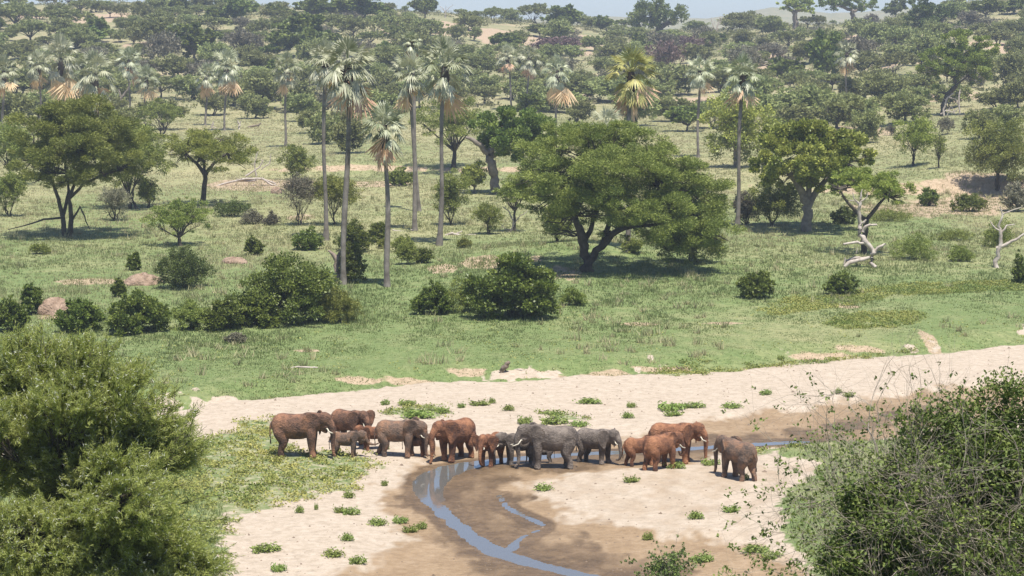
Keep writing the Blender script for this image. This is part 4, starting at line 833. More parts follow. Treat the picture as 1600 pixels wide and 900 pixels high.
snag_px('fallen_branch', 'forked pale fallen branch lying under the two-tiered acacia', 'branch', (1482,181),
  [[(1474,181,1.6,0),(1475,165,1.5,0),(1480,152,1.3,0),(1490,146,1,0)],[(1500,178,1.2,0),(1497,160,1.4,0),(1499,140,1,0)],[(1480,152,1,0),(1493,155,1,0),(1497,165,.8,0)],[(1470,178,1.2,0),(1478,172,1,0),(1490,176,.8,0),(1496,170,.8,0)],[(1480,180,.8,0),(1486,165,.8,0),(1492,178,.6,0)]], twigs=3)
snag_px('dead_tree', 'white leafless snag standing on the crest right of the giant baobab', 'dead tree', (1118,58),
  [[(1117,60,1.5,0),(1119,48,1.3,0),(1122,36,.9,0),(1125,26,.5,0)],[(1119,50,.9,0),(1113,38,.7,0),(1111,28,.4,0)],[(1120,42,.7,0),(1126,34,.5,0),(1127,28,.3,0)],[(1114,42,.5,0),(1117,32,.3,0)]], twigs=3)
snag_px('dead_tree', 'curling white dead branches in the low scrub of the right hill', 'dead tree', (1388,116),
  [[(1387,117,1.4,0),(1387,105,1.2,0),(1389,97,.9,0)],[(1388,112,1,0),(1398,102,1,0),(1400,95,1,0),(1408,93,.9,0),(1412,98,.8,0),(1419,97,.6,0)],[(1412,99,.8,0),(1406,103,.6,0)],[(1387,100,.8,0),(1394,96,.5,0)]], twigs=3)
snag_px('dead_tree', 'broken white snag in the scrub, below the curling branches', 'dead tree', (1353,133), [[(1354,134,1.4,0),(1352,124,1.2,0),(1345,117,.8,0)],[(1353,126,1,0),(1360,118,.8,0),(1366,112,.5,0)],[(1356,130,.8,0),(1362,121,.6,0),(1376,122,.5,0)]], twigs=3)
snag_px('log', 'bleached log lying on bare slope of the right hill', 'log', (1200,98), [[(1192,99,1.2,0),(1200,96,1.5,0),(1208,94,1.1,0)]])
snag_px('bare_tree', 'small leafless tree on the skyline right of the upright crest tree', 'tree', (696,28), [[(696,29,.9,0),(696,20,.8,0),(692,13,.5,0),(687,10,.3,0)],[(696,19,.6,0),(702,12,.4,0),(707,9,.3,0)],[(696,20,.5,0),(697,10,.3,0)]], twigs=6)
snag_px('bare_tree', 'tree with pale leaning bare stem under the thin left palm', 'tree', (188,182), [[(187,183,3,0),(188,165,2.8,0),(190,152,2.4,0),(200,142,1.6,0),(206,128,1,0)],[(190,152,2,0),(186,140,1.2,0)]], 'bark_grey')
def mound(label, px, py, wpx, hpx, seed):
    x, y, z = at(px, py); s = ppm(y); rng = np.random.default_rng(seed); n, k = 14, 36; V = []
    for i in range(n+1):
        q = i/n; rr = math.sin(q*math.pi/2)**.85; h = math.cos(q*math.pi/2)**1.1
        for j in range(k):
            a = j/k*2*math.pi; nz = 1+.42*float(fbm(np.array([math.cos(a)*1.6+q*2]), np.array([math.sin(a)*1.6+seed]), seed)[0])*2
            V.append((wpx/2/s*1.15*rr*math.cos(a)*nz, wpx/2/s*rr*math.sin(a)*nz, hpx/s*.74*h*(1+.9*(nz-1))-.12*q))
    F = [[i*k+j, i*k+(j+1) % k, (i+1)*k+(j+1) % k, (i+1)*k+j] for i in range(n) for j in range(k)]
    me = new_mesh('earth_mound', V, F, M['mound'], smooth=True); o = link('earth_mound', me, None, (x, y, z)); setp(o, label, 'earth mound')
mound('pinkish earth mound touching the untidy yellow-green bush', 222, 444, 52, 22, 5)
mound('largest pink earth mound, between the narrow bush and the dark thicket bush', 92, 490, 62, 32, 8)
mound('small low red earth mound in the open left meadow', 367, 411, 34, 12, 11)
mound('small brown earth mound just right of the fallen bleached tree', 432, 302, 16, 12, 14)

# ------------------------------------------------------------------ low plants on the sand
CL = [(925,626,52,12),(1048,633,50,22),(1085,634,44,10),(1143,634,36,10),(1050,644,36,14),(983,648,26,14),(986,634,18,7),(1198,615,22,6),(1310,612,12,7),(1325,617,24,7),(797,636,26,15),(820,655,28,22),(868,656,46,20),(905,661,34,14),(748,630,40,8),(770,628,16,6),(635,630,34,8),(603,630,16,8),(690,640,26,16),(720,634,16,8),(660,645,70,20),(1360,640,16,5),
      (418,856,50,18),(521,864,38,16),(530,797,24,10),(470,797,20,12),(494,793,8,10),(550,801,30,10),(590,818,34,7),(640,828,30,8),(545,842,28,7),(625,815,30,6),(660,825,20,6),(545,775,22,8),(600,756,14,8),(605,700,14,5),(435,890,30,6),(560,880,30,5),(849,763,32,9),(985,750,30,8),(1185,858,60,12),(1205,868,40,10),(1100,874,40,12),(1010,842,16,6),(1140,797,34,6),(1090,808,34,6),(1220,560,14,6),(1016,842,12,5),(1150,742,12,4),(1243,736,10,8),(1060,728,40,10),(1110,722,36,12),(1165,748,14,6)]
CP = []
for v in range(5):
    rng = np.random.default_rng(500+v); K = 15; n = K*26
    ca = rng.uniform(0, 6.28, K); cr = rng.random(K)**.7*.36; cs = rng.uniform(.07, .13, K); ci = np.repeat(np.arange(K), 26)
    C = np.stack([np.cos(ca[ci])*cr[ci], np.sin(ca[ci])*cr[ci], np.zeros(n)], 1)+rng.normal(0, 1, (n, 3))*cs[ci][:, None]*.8
    C[:, 2] = abs(C[:, 2])*1.3+rng.random(n)*.28*(1-cr[ci]*1.4)+.02; D = rng.normal(0, .6, (n, 3)); D[:, 2] += .5
    rc = np.stack([np.cos(ca)*cr*.5, np.sin(ca)*cr*.5, np.full(K, .04)], 1); C = np.concatenate([C, rc]); D = np.concatenate([D, rc*np.array([1, 1, 0])])
    n += K; L_ = rng.uniform(.08, .17, n); L_[-K:] = cr*1.15
    V, F, T = rhombi(rng, C, D, L_, rng.uniform(.04, .08, n), np.clip(rng.normal(.5, .25, n), 0, 1))
    CP.append(new_mesh('sand_plant', V, F, M['clump'], tint=T))
SP = {}
for i, (px, py, wpx, hpx) in enumerate(CL):
    x, y, z = at(px, py+hpx*.35); s = ppm(y); o = link('sand_plant', CP[i % 5], None, (x, y, z-.02)); sx = wpx/s
    o.rotation_euler = (0, 0, i*2.1); sy = min(sx, max(1.2, hpx/s*3)) ; o.rotation_euler = (0, 0, .2*math.sin(i*3)); o.scale = (sx*1.08, sy, min(1.7, max(.85, hpx/s*1.4)))
    where = 'on the sand beyond the herd' if py < 665 else 'on the pale sand left of the stream' if px < 700 else 'on the sandbar right of the stream' if py > 738 else 'beside the wet sand near the lone elephant'
    size = 'tiny' if wpx < 18 else 'small' if wpx < 30 else 'medium' if wpx < 42 else 'wide'
    SP.setdefault(f'{size} green plant {where}', []).append((px, o)); setp(o, None, 'plant', 'low plants on the river sand')
for key, lst in SP.items():
    lst.sort(key=lambda q: q[0])
    for i, (px, o) in enumerate(lst): o['label'] = key if len(lst) == 1 else f'{key}, {ORD[i] if i < 7 else "rightmost"}'

# ------------------------------------------------------------------ grass and creeping cover (uncountable)
def scatter_blades(name, X, Y, hgt, wid, nb, mt, tint, spread, lean, seed, leaf=False, stuff=True):
    rng = np.random.default_rng(seed); Z = H(X, Y); n = len(X)
    bx = np.repeat(X, nb)+rng.normal(0, 1, n*nb)*np.repeat(spread, nb); by = np.repeat(Y, nb)+rng.normal(0, 1, n*nb)*np.repeat(spread, nb); bz = np.repeat(Z, nb)
    h = np.repeat(hgt, nb)*rng.uniform(.5, 1.2, n*nb); w_ = np.repeat(wid, nb)*rng.uniform(.7, 1.3, n*nb)
    if leaf:
        C = np.stack([bx, by, bz+h*rng.random(n*nb)], 1); D = rng.normal(size=(n*nb, 3)); D[:, 2] = abs(D[:, 2])*.6
        V, F, T = rhombi(rng, C, D, w_*1.5, w_, np.clip(np.repeat(tint, nb)+rng.normal(0, .2, n*nb), 0, 1))
    else:
        a = rng.uniform(0, 6.28, n*nb); lx = rng.normal(0, lean, n*nb)*h; ly = rng.normal(0, lean, n*nb)*h
        V = np.stack([np.stack([bx-np.cos(a)*w_/2, by-np.sin(a)*w_/2, bz-.03], 1), np.stack([bx+np.cos(a)*w_/2, by+np.sin(a)*w_/2, bz-.03], 1), np.stack([bx+lx, by+ly, bz+h], 1)], 1).reshape(-1, 3)
        F = np.arange(n*nb*3).reshape(-1, 3); T = np.clip(np.repeat(tint, nb)+rng.normal(0, .08, n*nb), 0, 1)
    o = link(name, new_mesh(name, V, F, M[mt], tint=T)); o['kind'] = 'stuff'; return o
def meadow():
    rng = np.random.default_rng(900); n = 260000
    yy = 150+(560-150)*rng.random(n)**1.6; xx = rng.uniform(-1, 1, n)*(.265*yy+4)
    tb = yy-bank_y(xx); xs = poly_sd(xx, yy, RIVER)
    pt = fbm(xx/3.0, yy/6, 81, 3); pt2 = fbm(xx/14, yy/30, 82, 3)
    keep = (tb > .5) & (xs < -.4) & (edge_sand(xx, yy) < .2+.6*rng.random(n)) & (rng.random(n) < .35+1.3*np.clip(pt+.35, 0, 1))
    # nearer the sand the turf is short
    xx, yy, tb, pt, pt2 = (q[keep] for q in (xx, yy, tb, pt, pt2))
    short = sstep(6, 40, tb+20*pt)
    h = (.05+.15*short)*(.7+1.1*np.clip(pt+.4, 0, 1))*rng.uniform(.6, 1.3, len(xx)); wd = .035+yy*.00022
    dry = np.clip(.10+1.0*np.clip(pt2+.06, 0, 1)*1.6*sstep(16, 70, tb)+.38*sstep(45, 150, tb)+.45*(rng.random(len(xx)) < .04), 0, 1)
    scatter_blades('meadow_grass', xx, yy, h, wd, 4, 'grass', dry, np.full(len(xx), .16), .35, 901)
meadow()
def tussocks():
    rng = np.random.default_rng(910); n = 1500
    yy = 152+(330-152)*rng.random(n)**1.3; xx = rng.uniform(-1, 1, n)*(.26*yy)
    k = (poly_sd(xx, yy, RIVER) < -1.5) & (yy-bank_y(xx) > 3) & (fbm(xx/10, yy/18, 83) > -.06); xx, yy = xx[k], yy[k]
    scatter_blades('dry_tussocks', xx, yy, rng.uniform(.35, .75, len(xx)), np.full(len(xx), .05)+yy*.0002, 22, 'grass', rng.uniform(.45, .95, len(xx)), rng.uniform(.12, .3, len(xx)), .42, 911)
tussocks()
def cover():
    rng = np.random.default_rng(920); XX = []; YY = []; TT = []
    for i, P in enumerate(PLANTS):
        lo, hi = P.min(0), P.max(0); ar = (hi[0]-lo[0])*(hi[1]-lo[1]); n = int(min(30000, ar*60))
        x = rng.uniform(lo[0], hi[0], n); y = rng.uniform(lo[1], hi[1], n); d = poly_sd(x, y, P)+2.4*fbm(x/.9, y/1.1, 52)
        k = (d > .1) & (fbm(x/.55, y/.7, 84)+.10+.35*fbm(x/2.2, y/3, 87) > rng.random(n)*.34-.10*(i > 5)) ; x, y = x[k], y[k]
        XX.append(x); YY.append(y); TT.append(np.clip(.35+1.2*fbm(x/2, y/2.5, 85)+(.22 if i == 0 else 0), 0, 1))
    n = 2600; y = 150+40*rng.random(n); x = rng.uniform(-1, 1, n)*.25*y; k = (poly_sd(x, y, RIVER) < -.3) & (fbm(x/2.5, y/4, 86) > .06)
    XX.append(x[k]); YY.append(y[k]); TT.append(np.full(k.sum(), .5))
    X, Y, T = map(np.concatenate, (XX, YY, TT))
    scatter_blades('creeping_ground_cover', X, Y, np.full(len(X), .22), np.full(len(X), .09), 4, 'cover', T, np.full(len(X), .16), .3, 921, leaf=True)
cover()
def pebbles():
    rng = np.random.default_rng(925); n = 2600; y = 100+75*rng.random(n); x = rng.uniform(-.24, .26, n)*y
    k = (poly_sd(x, y, RIVER) > .5) & (fbm(x/4, y/6, 89) > -.08); d, hw = line_d(x, y, STREAM); k &= d > hw+.4; x, y = x[k], y[k]; z = H(x, y); V = []; F = []
    for i in range(len(x)):
        r = rng.uniform(.03, .08)*(2.0 if rng.random() < .05 else 1); b = len(V); a0 = rng.uniform(0, 6.28)
        for j in range(5): V.append((x[i]+r*math.cos(a0+j*1.257)*rng.uniform(.8, 1.4), y[i]+r*math.sin(a0+j*1.257), z[i]-.01))
        V.append((x[i], y[i], z[i]+r*rng.uniform(.5, .9))); F += [[b+j, b+(j+1) % 5, b+5] for j in range(5)]
    o = link('pebbles', new_mesh('pebbles', V, F, M['pebble'])); o['kind'] = 'stuff'
pebbles()
def bank_grass():       # the near bank under the two close plants, and the green right bank
    rng = np.random.default_rng(930); n = 60000
    y = 58+80*rng.random(n); x = rng.uniform(-.26, .30, n)*y; k = (poly_sd(x, y, RIVER) < -.2) & (y < bank_y(x)-1); x, y = x[k], y[k]
    scatter_blades('bank_grass', x, y, rng.uniform(.08, .3, len(x)), np.full(len(x), .05), 4, 'grass', rng.uniform(0, .5, len(x)), np.full(len(x), .15), .35, 931)
bank_grass()

# ------------------------------------------------------------------ elephants
def ellipsoid(c, r, Rm=None, seg=20, rings=12):
    V = []
    for i in range(rings+1):
        t = math.pi*i/rings
        for j in range(seg): a = 2*math.pi*j/seg; V.append((math.sin(t)*math.cos(a)*r[0], math.sin(t)*math.sin(a)*r[1], math.cos(t)*r[2]))
    V = np.array(V); V = V@Rm.T if Rm is not None else V; V = V+np.array(c)
    F = [[i*seg+j, i*seg+(j+1) % seg, (i+1)*seg+(j+1) % seg, (i+1)*seg+j][::-1] for i in range(rings) for j in range(seg)]
    return V, F
def loft(secs, seg=20):
    """closed tube through elliptical sections (centre, axis1*r1, axis2*r2)"""
    V = []; n = len(secs)
    for c, a, b in secs:
        c, a, b = map(np.array, (c, a, b))
        for j in range(seg): t = 2*math.pi*j/seg; V.append(c+a*math.cos(t)+b*math.sin(t))
    F = [[i*seg+j, i*seg+(j+1) % seg, (i+1)*seg+(j+1) % seg, (i+1)*seg+j] for i in range(n-1) for j in range(seg)]
    V.append(np.array(secs[0][0])); V.append(np.array(secs[-1][0])); a, b = len(V)-2, len(V)-1
    F += [[a, (j+1) % seg, j] for j in range(seg)]+[[b, (n-1)*seg+j, (n-1)*seg+(j+1) % seg] for j in range(seg)]
    return np.array(V), F
def round_tube(pts, rad, seg=14):
    P = np.array(pts, float); tt = np.linspace(0, len(P)-1, (len(P)-1)*4+1); q = np.arange(len(P))
    # Catmull-Rom through the points
    def cr(t):
        i = min(int(t), len(P)-2); f = t-i; p0 = P[max(i-1, 0)]; p1 = P[i]; p2 = P[i+1]; p3 = P[min(i+2, len(P)-1)]
        return .5*((2*p1)+(-p0+p2)*f+(2*p0-5*p1+4*p2-p3)*f*f+(-p0+3*p1-3*p2+p3)*f**3)
    C = np.array([cr(t) for t in tt]); rr = np.interp(tt, q, rad); T = np.gradient(C, axis=0); T /= np.linalg.norm(T, axis=1)[:, None]
    S = []
    for c, t, r in zip(C, T, rr):
        ref = np.array([0, 1., 0]) if abs(t[1]) < .9 else np.array([1., 0, 0]); a = np.cross(t, ref); a /= np.linalg.norm(a); b = np.cross(t, a); S.append((c, a*r, b*r))
    return loft(S, seg)
TUSK_K = .72
def elephant(label, px, py, hpx, yaw, skin, group='elephant herd at the stream', hy=0, hp=0, ear=25, trunk='down', tusk=.5, legs=(0,0,0,0), calf=False, tail=0, at_pos=None):
    x, y, z = at(px, py); z = max(z, WATER_Z-.03); s = ppm(y); sc = hpx/s/2.76
    parts = []; add = lambda vf: parts.append(vf)
    sec = [(-1.50,1.80,.26,.22),(-1.40,1.78,.52,.46),(-1.12,1.76,.74,.64),(-.7,1.74,.77,.72),(-.2,1.70,.77,.76),(.25,1.73,.77,.74),(.65,1.82,.76,.66),(.95,1.90,.68,.56),(1.2,2.0,.55,.44),(1.42,2.08,.42,.35)]
    sec = [(a, b+.02, c*.955, d*.93) for a, b, c, d in sec]
    if calf: sec = [(a, b, c*.9, d*.88) for a, b, c, d in sec]
    add(loft([((a, 0, b), (0, d, 0), (0, 0, c)) for a, b, c, d in sec], 26))
    add(ellipsoid((.62, 0, 2.12), (.55, .40, .46))); add(ellipsoid((-.85, 0, 2.02), (.55, .48, .50)))
    lf = .9 if calf else 1
    for i, (sx, k) in enumerate(((1, legs[0]), (-1, legs[1]))):
        yy = sx*.37; add(round_tube([(.72, yy*.55, 1.95), (.80, yy*.92, 1.40), (.80+k*.35, yy*1.02, .80), (.80+k*.8, yy, .38), (.83+k, yy, .10), (.84+k, yy, 0)], np.array([.25, .30, .225, .175, .205, .215])*lf))
    for i, (sx, k) in enumerate(((1, legs[2]), (-1, legs[3]))):
        yy = sx*.36; add(round_tube([(-1.0, yy*.5, 1.95), (-.98, yy*.86, 1.40), (-.84+k*.45, yy*1.04, .88), (-1.0+k*.8, yy, .46), (-1.03+k, yy, .12), (-.99+k, yy, 0)], np.array([.32, .41, .27, .175, .185, .20])*lf))
    # head
    hs = 1.12 if calf else 1.0; N = np.array([1.25, 0, 2.08]); ya, pi_ = R(hy), R(hp)
    f = np.array([math.cos(ya)*math.cos(pi_), math.sin(ya)*math.cos(pi_), -math.sin(pi_)]); sd = np.array([-math.sin(ya), math.cos(ya), 0]); u = np.cross(f, sd)
    Rm = np.stack([f, sd, u], 1); hl = lambda a, b, c: N+hs*(f*a+sd*b+u*c)
    add(ellipsoid(hl(.30, 0, .12), np.array((.46, .37, .45))*hs, Rm)); add(ellipsoid(hl(.52, 0, .18), np.array((.27, .28, .33))*hs, Rm)); add(ellipsoid(hl(.38, 0, -.25), np.array((.34, .27, .28))*hs, Rm))
    add(round_tube([hl(.1, 0, -.30), hl(.35, 0, -.52), hl(.55, 0, -.58)], [.2, .14, .07]))
    t0 = hl(.62, 0, .02); t1 = hl(.80, 0, -.25); dn = N*0+np.array([0, 0, -1.]); fh = np.array([f[0], f[1], 0]); fh /= np.linalg.norm(fh)
    ground = .06
    if trunk == 'down': L = [t0, t1, t1+fh*.08+dn*.45, t1+fh*.06+dn*.95, np.array([*(t1+fh*.10)[:2], .28]), np.array([*(t1+fh*.22)[:2], ground])]
    elif trunk == 'back': L = [t0, t1, t1+dn*.5, t1-fh*.08+dn*1.0, np.array([*(t1-fh*.05)[:2], .30]), np.array([*(t1+fh*.16)[:2], ground])]
    elif trunk == 'curl': L = [t0, t1, t1+fh*.12+dn*.45, t1+fh*.18+dn*.95, t1+fh*.02+dn*1.35, t1-fh*.28+dn*1.42]
    elif trunk == 'forward': L = [t0, t1, t1+fh*.22+dn*.30, t1+fh*.55+dn*.45, t1+fh*.95+dn*.42, t1+fh*1.25+dn*.30]
    elif trunk == 'mouth': L = [t0, t1, t1+fh*.12+dn*.40, t1+fh*.08+dn*.75, t1-fh*.12+dn*.80, t1-fh*.26+dn*.50]
    add(round_tube(L, np.array([.25, .205, .16, .125, .095, .07])*(hs if not calf else .95)))
    es = 1.0 if not calf else .92; sp = R(ear+12)
    for sgn in (1, -1):
        o = hl(.04, sgn*.34, .02); a = (-f*math.cos(sp)+sd*sgn*math.sin(sp)); nn = np.cross(a, u); nn /= np.linalg.norm(nn)
        out = [(-.08,.26),(.08,.42),(.32,.50),(.60,.46),(.82,.30),(.90,.06),(.84,-.24),(.68,-.52),(.46,-.82),(.30,-.98),(.20,-.84),(.10,-.55),(-.02,-.25)]
        c2 = np.mean(out, 0); V = []; 
        for side in (1, -1):
            for ring, kk in ((0, 0.0), (1, .55), (2, 1.0)):
                if kk == 0: V.append(o+(a*c2[0]+u*c2[1])*es+nn*side*.05); continue
                for p in out:
                    q = c2+(np.array(p)-c2)*kk; cv = .14*(q[0]-.3)**2*sgn*-1; V.append(o+(a*q[0]+u*q[1])*es+nn*(side*(.05 if kk < 1 else .035)+cv+.035*math.sin(q[1]*7)*q[0]))
        m = len(out); F = []
        for sidei in (0, 1):
            b0 = sidei*(1+2*m)
            for j in range(m):
                j2 = (j+1) % m; tri = [b0, b0+1+j, b0+1+j2]; qd = [b0+1+j, b0+1+m+j, b0+1+m+j2, b0+1+j2]
                F += [tri, qd] if sidei == 0 else [tri[::-1], qd[::-1]]
        b1 = 1+2*m
        for j in range(m): j2 = (j+1) % m; F.append([1+m+j, b1+1+m+j, b1+1+m+j2, 1+m+j2])
        add((np.array(V), F))
    tx = -1.50; add(round_tube([(tx+.05, 0, 2.02), (tx-.10, tail*.1, 1.75), (tx-.13, tail*.25, 1.3), (tx-.10, tail*.35, .95)], [.085, .06, .048, .04], 8))
    bm = bmesh.new()
    for V, F in parts:
        vs = [bm.verts.new(v) for v in V]
        for q in F:
            try: bm.faces.new([vs[i] for i in q])
            except ValueError: pass
    bmesh.ops.recalc_face_normals(bm, faces=bm.faces)
    me = bpy.data.meshes.new('body'); bm.to_mesh(me); bm.free()
    tmp = bpy.data.objects.new('body', me); COL.objects.link(tmp)
    md = tmp.modifiers.new('r', 'REMESH'); md.mode = 'VOXEL'; md.voxel_size = .036; md.use_smooth_shade = True
    m2 = tmp.modifiers.new('s', 'SMOOTH'); m2.factor = .5; m2.iterations = 8
    dg = bpy.context.evaluated_depsgraph_get(); em = bpy.data.meshes.new_from_object(tmp.evaluated_get(dg)); bpy.data.objects.remove(tmp); bpy.data.meshes.remove(me)
    em.materials.clear(); em.materials.append(M[skin]); em.polygons.foreach_set('use_smooth', np.ones(len(em.polygons), bool))
    root = thing('elephant_calf' if calf else 'elephant', label, 'elephant', (x, y, z), R(yaw), (sc, sc, sc), group)
    bo = link('body', em, root)
    tusk = tusk*TUSK_K
    if tusk > 0:
        for sgn in (1, -1):
            a = hl(.60, sgn*.17, -.34); b = a+fh*.22*tusk*2+dn*.26*tusk*2+sd*sgn*.05; c = a+fh*.52*tusk*2+dn*.36*tusk*2+sd*sgn*.04; tb = Tubes(); tb.tube([a-fh*.1, a, b, c, c+fh*.12*tusk*2], [.045, .045, .04, .028, .008], 8)
            link('tusk', tb.mesh('tusk', M['tusk']), root)
    for sgn in (1, -1):
        V, F = ellipsoid(hl(.56, sgn*.26*(1), .02), (.035, .03, .035), None, 8, 6); link('eye', new_mesh('eye', V, F, M['eye'], smooth=True), root)
    tb = Tubes(); e = np.array([tx-.10, tail*.35, .98]); 
    for k in range(5): tb.tube([e, e+np.array([.02*math.cos(k*1.3), .02*math.sin(k*1.3), -.12]), e+np.array([.04*math.cos(k*1.3), .05*math.sin(k*1.3), -.30])], [.03, .025, .006], 5)
    link('tail_tuft', tb.mesh('tail_tuft', M['tuft']), root)
    return root
elephant('large reddish-brown elephant at the far left, belly dark, facing right towards the herd', 466, 713, 76, -4, 'skin_brown', hy=-18, hp=4, ear=28, trunk='down', tusk=.45, legs=(.0,.08,-.06,.10))
elephant('brown elephant with widely spread ears behind the small calf', 545, 694, 60, -38, 'skin_brown', hy=-18, ear=72, trunk='down', tusk=.4, legs=(.05,-.05,.05,-.05))
elephant('small brown calf in front, reaching its trunk forward', 540, 713, 44, -2, 'skin_duo', hp=8, ear=16, trunk='forward', tusk=0, calf=True, legs=(.05,-.1,.05,-.12))
elephant('little reddish calf half hidden behind the stooping elephant', 584, 702, 42, 205, 'skin_red', ear=40, trunk='down', tusk=0, calf=True)
elephant('grey-brown elephant stooping to drink, one hind leg stretched back', 622, 713, 64, -8, 'skin_duo', hp=22, hy=-8, ear=28, trunk='down', tusk=.3, legs=(.05,-.10,-.38,.15))
elephant('dark calf drinking in the shade under the stooping elephant', 650, 712, 38, -12, 'skin_brown', hp=10, ear=15, trunk='down', tusk=0, calf=True)
elephant('orange-red elephant standing alone at the pool, trunk hanging down, facing left', 713, 718, 71, 232, 'skin_red', hy=-14, ear=20, trunk='down', tusk=0, legs=(.10,-.12,.0,.12))
elephant('young red-backed elephant facing the viewer with one ear spread', 768, 727, 56, 244, 'skin_red', hy=8, ear=55, trunk='curl', tusk=.2, calf=True, legs=(.05,-.05,.05,-.1))
elephant('young grey elephant half hidden by the head of the big grey one', 812, 725, 54, 196, 'skin_grey', hy=10, ear=24, trunk='down', tusk=.25, calf=True)
elephant('biggest grey elephant, tusked and facing left, middle of the herd', 862, 731, 75, 179, 'skin_grey', hy=14, hp=4, ear=26, trunk='back', tusk=.62, legs=(.0,.16,-.05,.16))
elephant('tiny dark calf visible only between the legs of the biggest grey elephant', 848, 723, 32, 170, 'skin_grey', ear=10, trunk='down', tusk=0, calf=True)
elephant('grey elephant with flared ears and curled trunk tip right of the biggest one', 930, 723, 60, -32, 'skin_grey', hy=-8, ear=50, trunk='curl', tusk=.3, legs=(.06,-.08,.05,-.1))
elephant('small red calf seen from behind at the left of the tight red group', 1000, 727, 50, 18, 'skin_red', hp=8, ear=14, trunk='down', tusk=0, calf=True, legs=(.0,.1,-.15,.12))
elephant('tallest red elephant at the back of the tight group, ears spread', 1052, 722, 69, -14, 'skin_red', hy=-12, ear=62, trunk='down', tusk=.45)
elephant('red elephant in front of the tight group, rump towards the viewer', 1032, 733, 61, 42, 'skin_red', hy=-22, hp=14, ear=18, trunk='mouth', tusk=.45, legs=(-.05,.1,-.22,.12))
elephant('lone dark grey and red-brown elephant on the sandbar, walking away from the viewer', 1153, 748, 68, 124, 'skin_duo', hy=8, ear=30, trunk='down', tusk=.5, legs=(.1,-.12,.18,-.18), tail=-.5)

# ------------------------------------------------------------------ the two close plants
def near_tree():
    rng = np.random.default_rng(7); y0 = 60.; s = ppm(y0); x0 = (70-800)/s; z0 = Hs(x0, y0)
    def loc(px, py): return np.array([(px-800)/FOC*y0-x0, 0, CAMZ-((py-40)/FOC)*y0-z0])
    t = thing('acacia_tree', 'big close feathery thorn acacia filling the lower left corner', 'tree', (x0, y0, z0))
    tb = Tubes(); top = loc(70, 620); top[2] = max(top[2], 2)
    trunk = bent(rng, (0, 0, -.4), loc(80, 840), 5, .06); tb.tube(trunk, [.26, .24, .22, .2, .18], 8)
    lobes = [(30,570,95,50),(110,570,95,45),(180,600,90,50),(60,640,120,60),(150,660,110,60),(235,645,70,45),(270,690,60,40),(20,700,110,70),(120,730,130,70),(215,740,90,60),(60,800,130,70),(170,820,120,70),(260,830,90,55),(40,880,140,60),(150,890,130,60),(270,890,80,50),(315,860,55,45),(330,895,45,30),(200,690,70,40),(120,600,70,35),(-40,620,80,60),(-60,740,90,70),(210,570,40,22),(130,535,50,18),(40,530,60,20)]
    C_ = []; D_ = []; TT = []; TC = []; TD = []; root = loc(80, 830)
    for (px, py) in [(270,632),(290,655),(300,680),(306,700),(290,725),(300,745),(310,780),(335,825),(345,860),(240,612),(215,580),(170,545),(120,530),(60,522),(20,525),(150,538),(255,625),(335,885),(296,668),(280,700)]:
        e = loc(px, py); e[1] = rng.uniform(-1.5, .5); st = root+(e-root)*.45; P = bent(rng, st, e, 9, .07, -.03); tb.tube(P, np.linspace(.03, .005, 9), 4)
        for j in range(26):
            q = P[rng.integers(3, 9)]; d = (e-st)/np.linalg.norm(e-st)+rng.normal(0, .6, 3); d /= np.linalg.norm(d); L = rng.uniform(.2, .6); tb.tube([q, q+d*L], [.008, .004], 3)
            m = 16; tt = rng.random(m)*L; C_.append(q+d*tt[:, None]+rng.normal(0, .03, (m, 3))); D_.append(d+rng.normal(0, .5, (m, 3))); TT.append(np.clip(rng.normal(.4, .25, m), 0, 1))
    for (px, py, rx, ry) in lobes:
        py += 20; rx = max(rx-16, 22); ry = max(ry-12, 16); c = loc(px-4, py); c[1] = rng.uniform(-1.6, 1.2)+(.9 if py < 600 else -.3 if py < 760 else -1.4); a = rx/s; b = ry/s
        hub = root+(c-root)*.25+rng.normal(0, .3, 3); tb.tube(bent(rng, root, hub, 3, .1), [.13, .10, .08], 6)
        K = int(95*rx*ry/5500)+16
        for k in range(K):
            v = rng.normal(size=3); v /= np.linalg.norm(v); v[1] = -abs(v[1]) if rng.random() < .65 else v[1]
            e = c+v*np.array([a, a*.8, b])*rng.uniform(.82, 1.12)
            v[2] = v[2]*.7+.3; st = hub+(c-hub)*rng.uniform(.3, .9); P = bent(rng, st, e, 6, .10, .02); tb.tube(P, np.linspace(.028, .006, 6), 4)
            # side twigs with feathery leaflets
            tone = np.clip(rng.normal(.45, .2), 0, 1)
            for j in range(9):
                q = P[rng.integers(3, 6)]; d = (e-st)/np.linalg.norm(e-st)+rng.normal(0, .55, 3)+np.array([0, 0, .25]); d /= np.linalg.norm(d); L = rng.uniform(.22, .55)
                if j < 4: tb.tube([q, q+d*L], [.007, .004], 3)
                m = 30; tt = rng.random(m)*L; cc = q+d*tt[:, None]+rng.normal(0, .035, (m, 3)); dd = d+rng.normal(0, .55, (m, 3))
                C_.append(cc); D_.append(dd); TT.append(np.clip(tone+rng.normal(0, .15, m), 0, 1))
                if rng.random() < .75: TC.append(q+d*(rng.random(5)*L)[:, None]); TD.append(d*.2+rng.normal(0, 1, (5, 3)))
    C_, D_, TT = map(np.concatenate, (C_, D_, TT)); n = len(C_)
    V, F, T = rhombi(rng, C_, D_, rng.uniform(.09, .20, n), rng.uniform(.012, .026, n), TT); link('crown', new_mesh('crown', V, F, M['near_tree'], tint=T), t)
    TC, TD = np.concatenate(TC), np.concatenate(TD); V, F, T = rhombi(rng, TC+rng.normal(0, .02, TC.shape), TD, rng.uniform(.06, .15, len(TC)), .013, np.zeros(len(TC)))
    link('thorns', new_mesh('thorns', V, F, M['thorn']), t); link('trunk', tb.mesh('trunk', M['bark']), t)
near_tree()
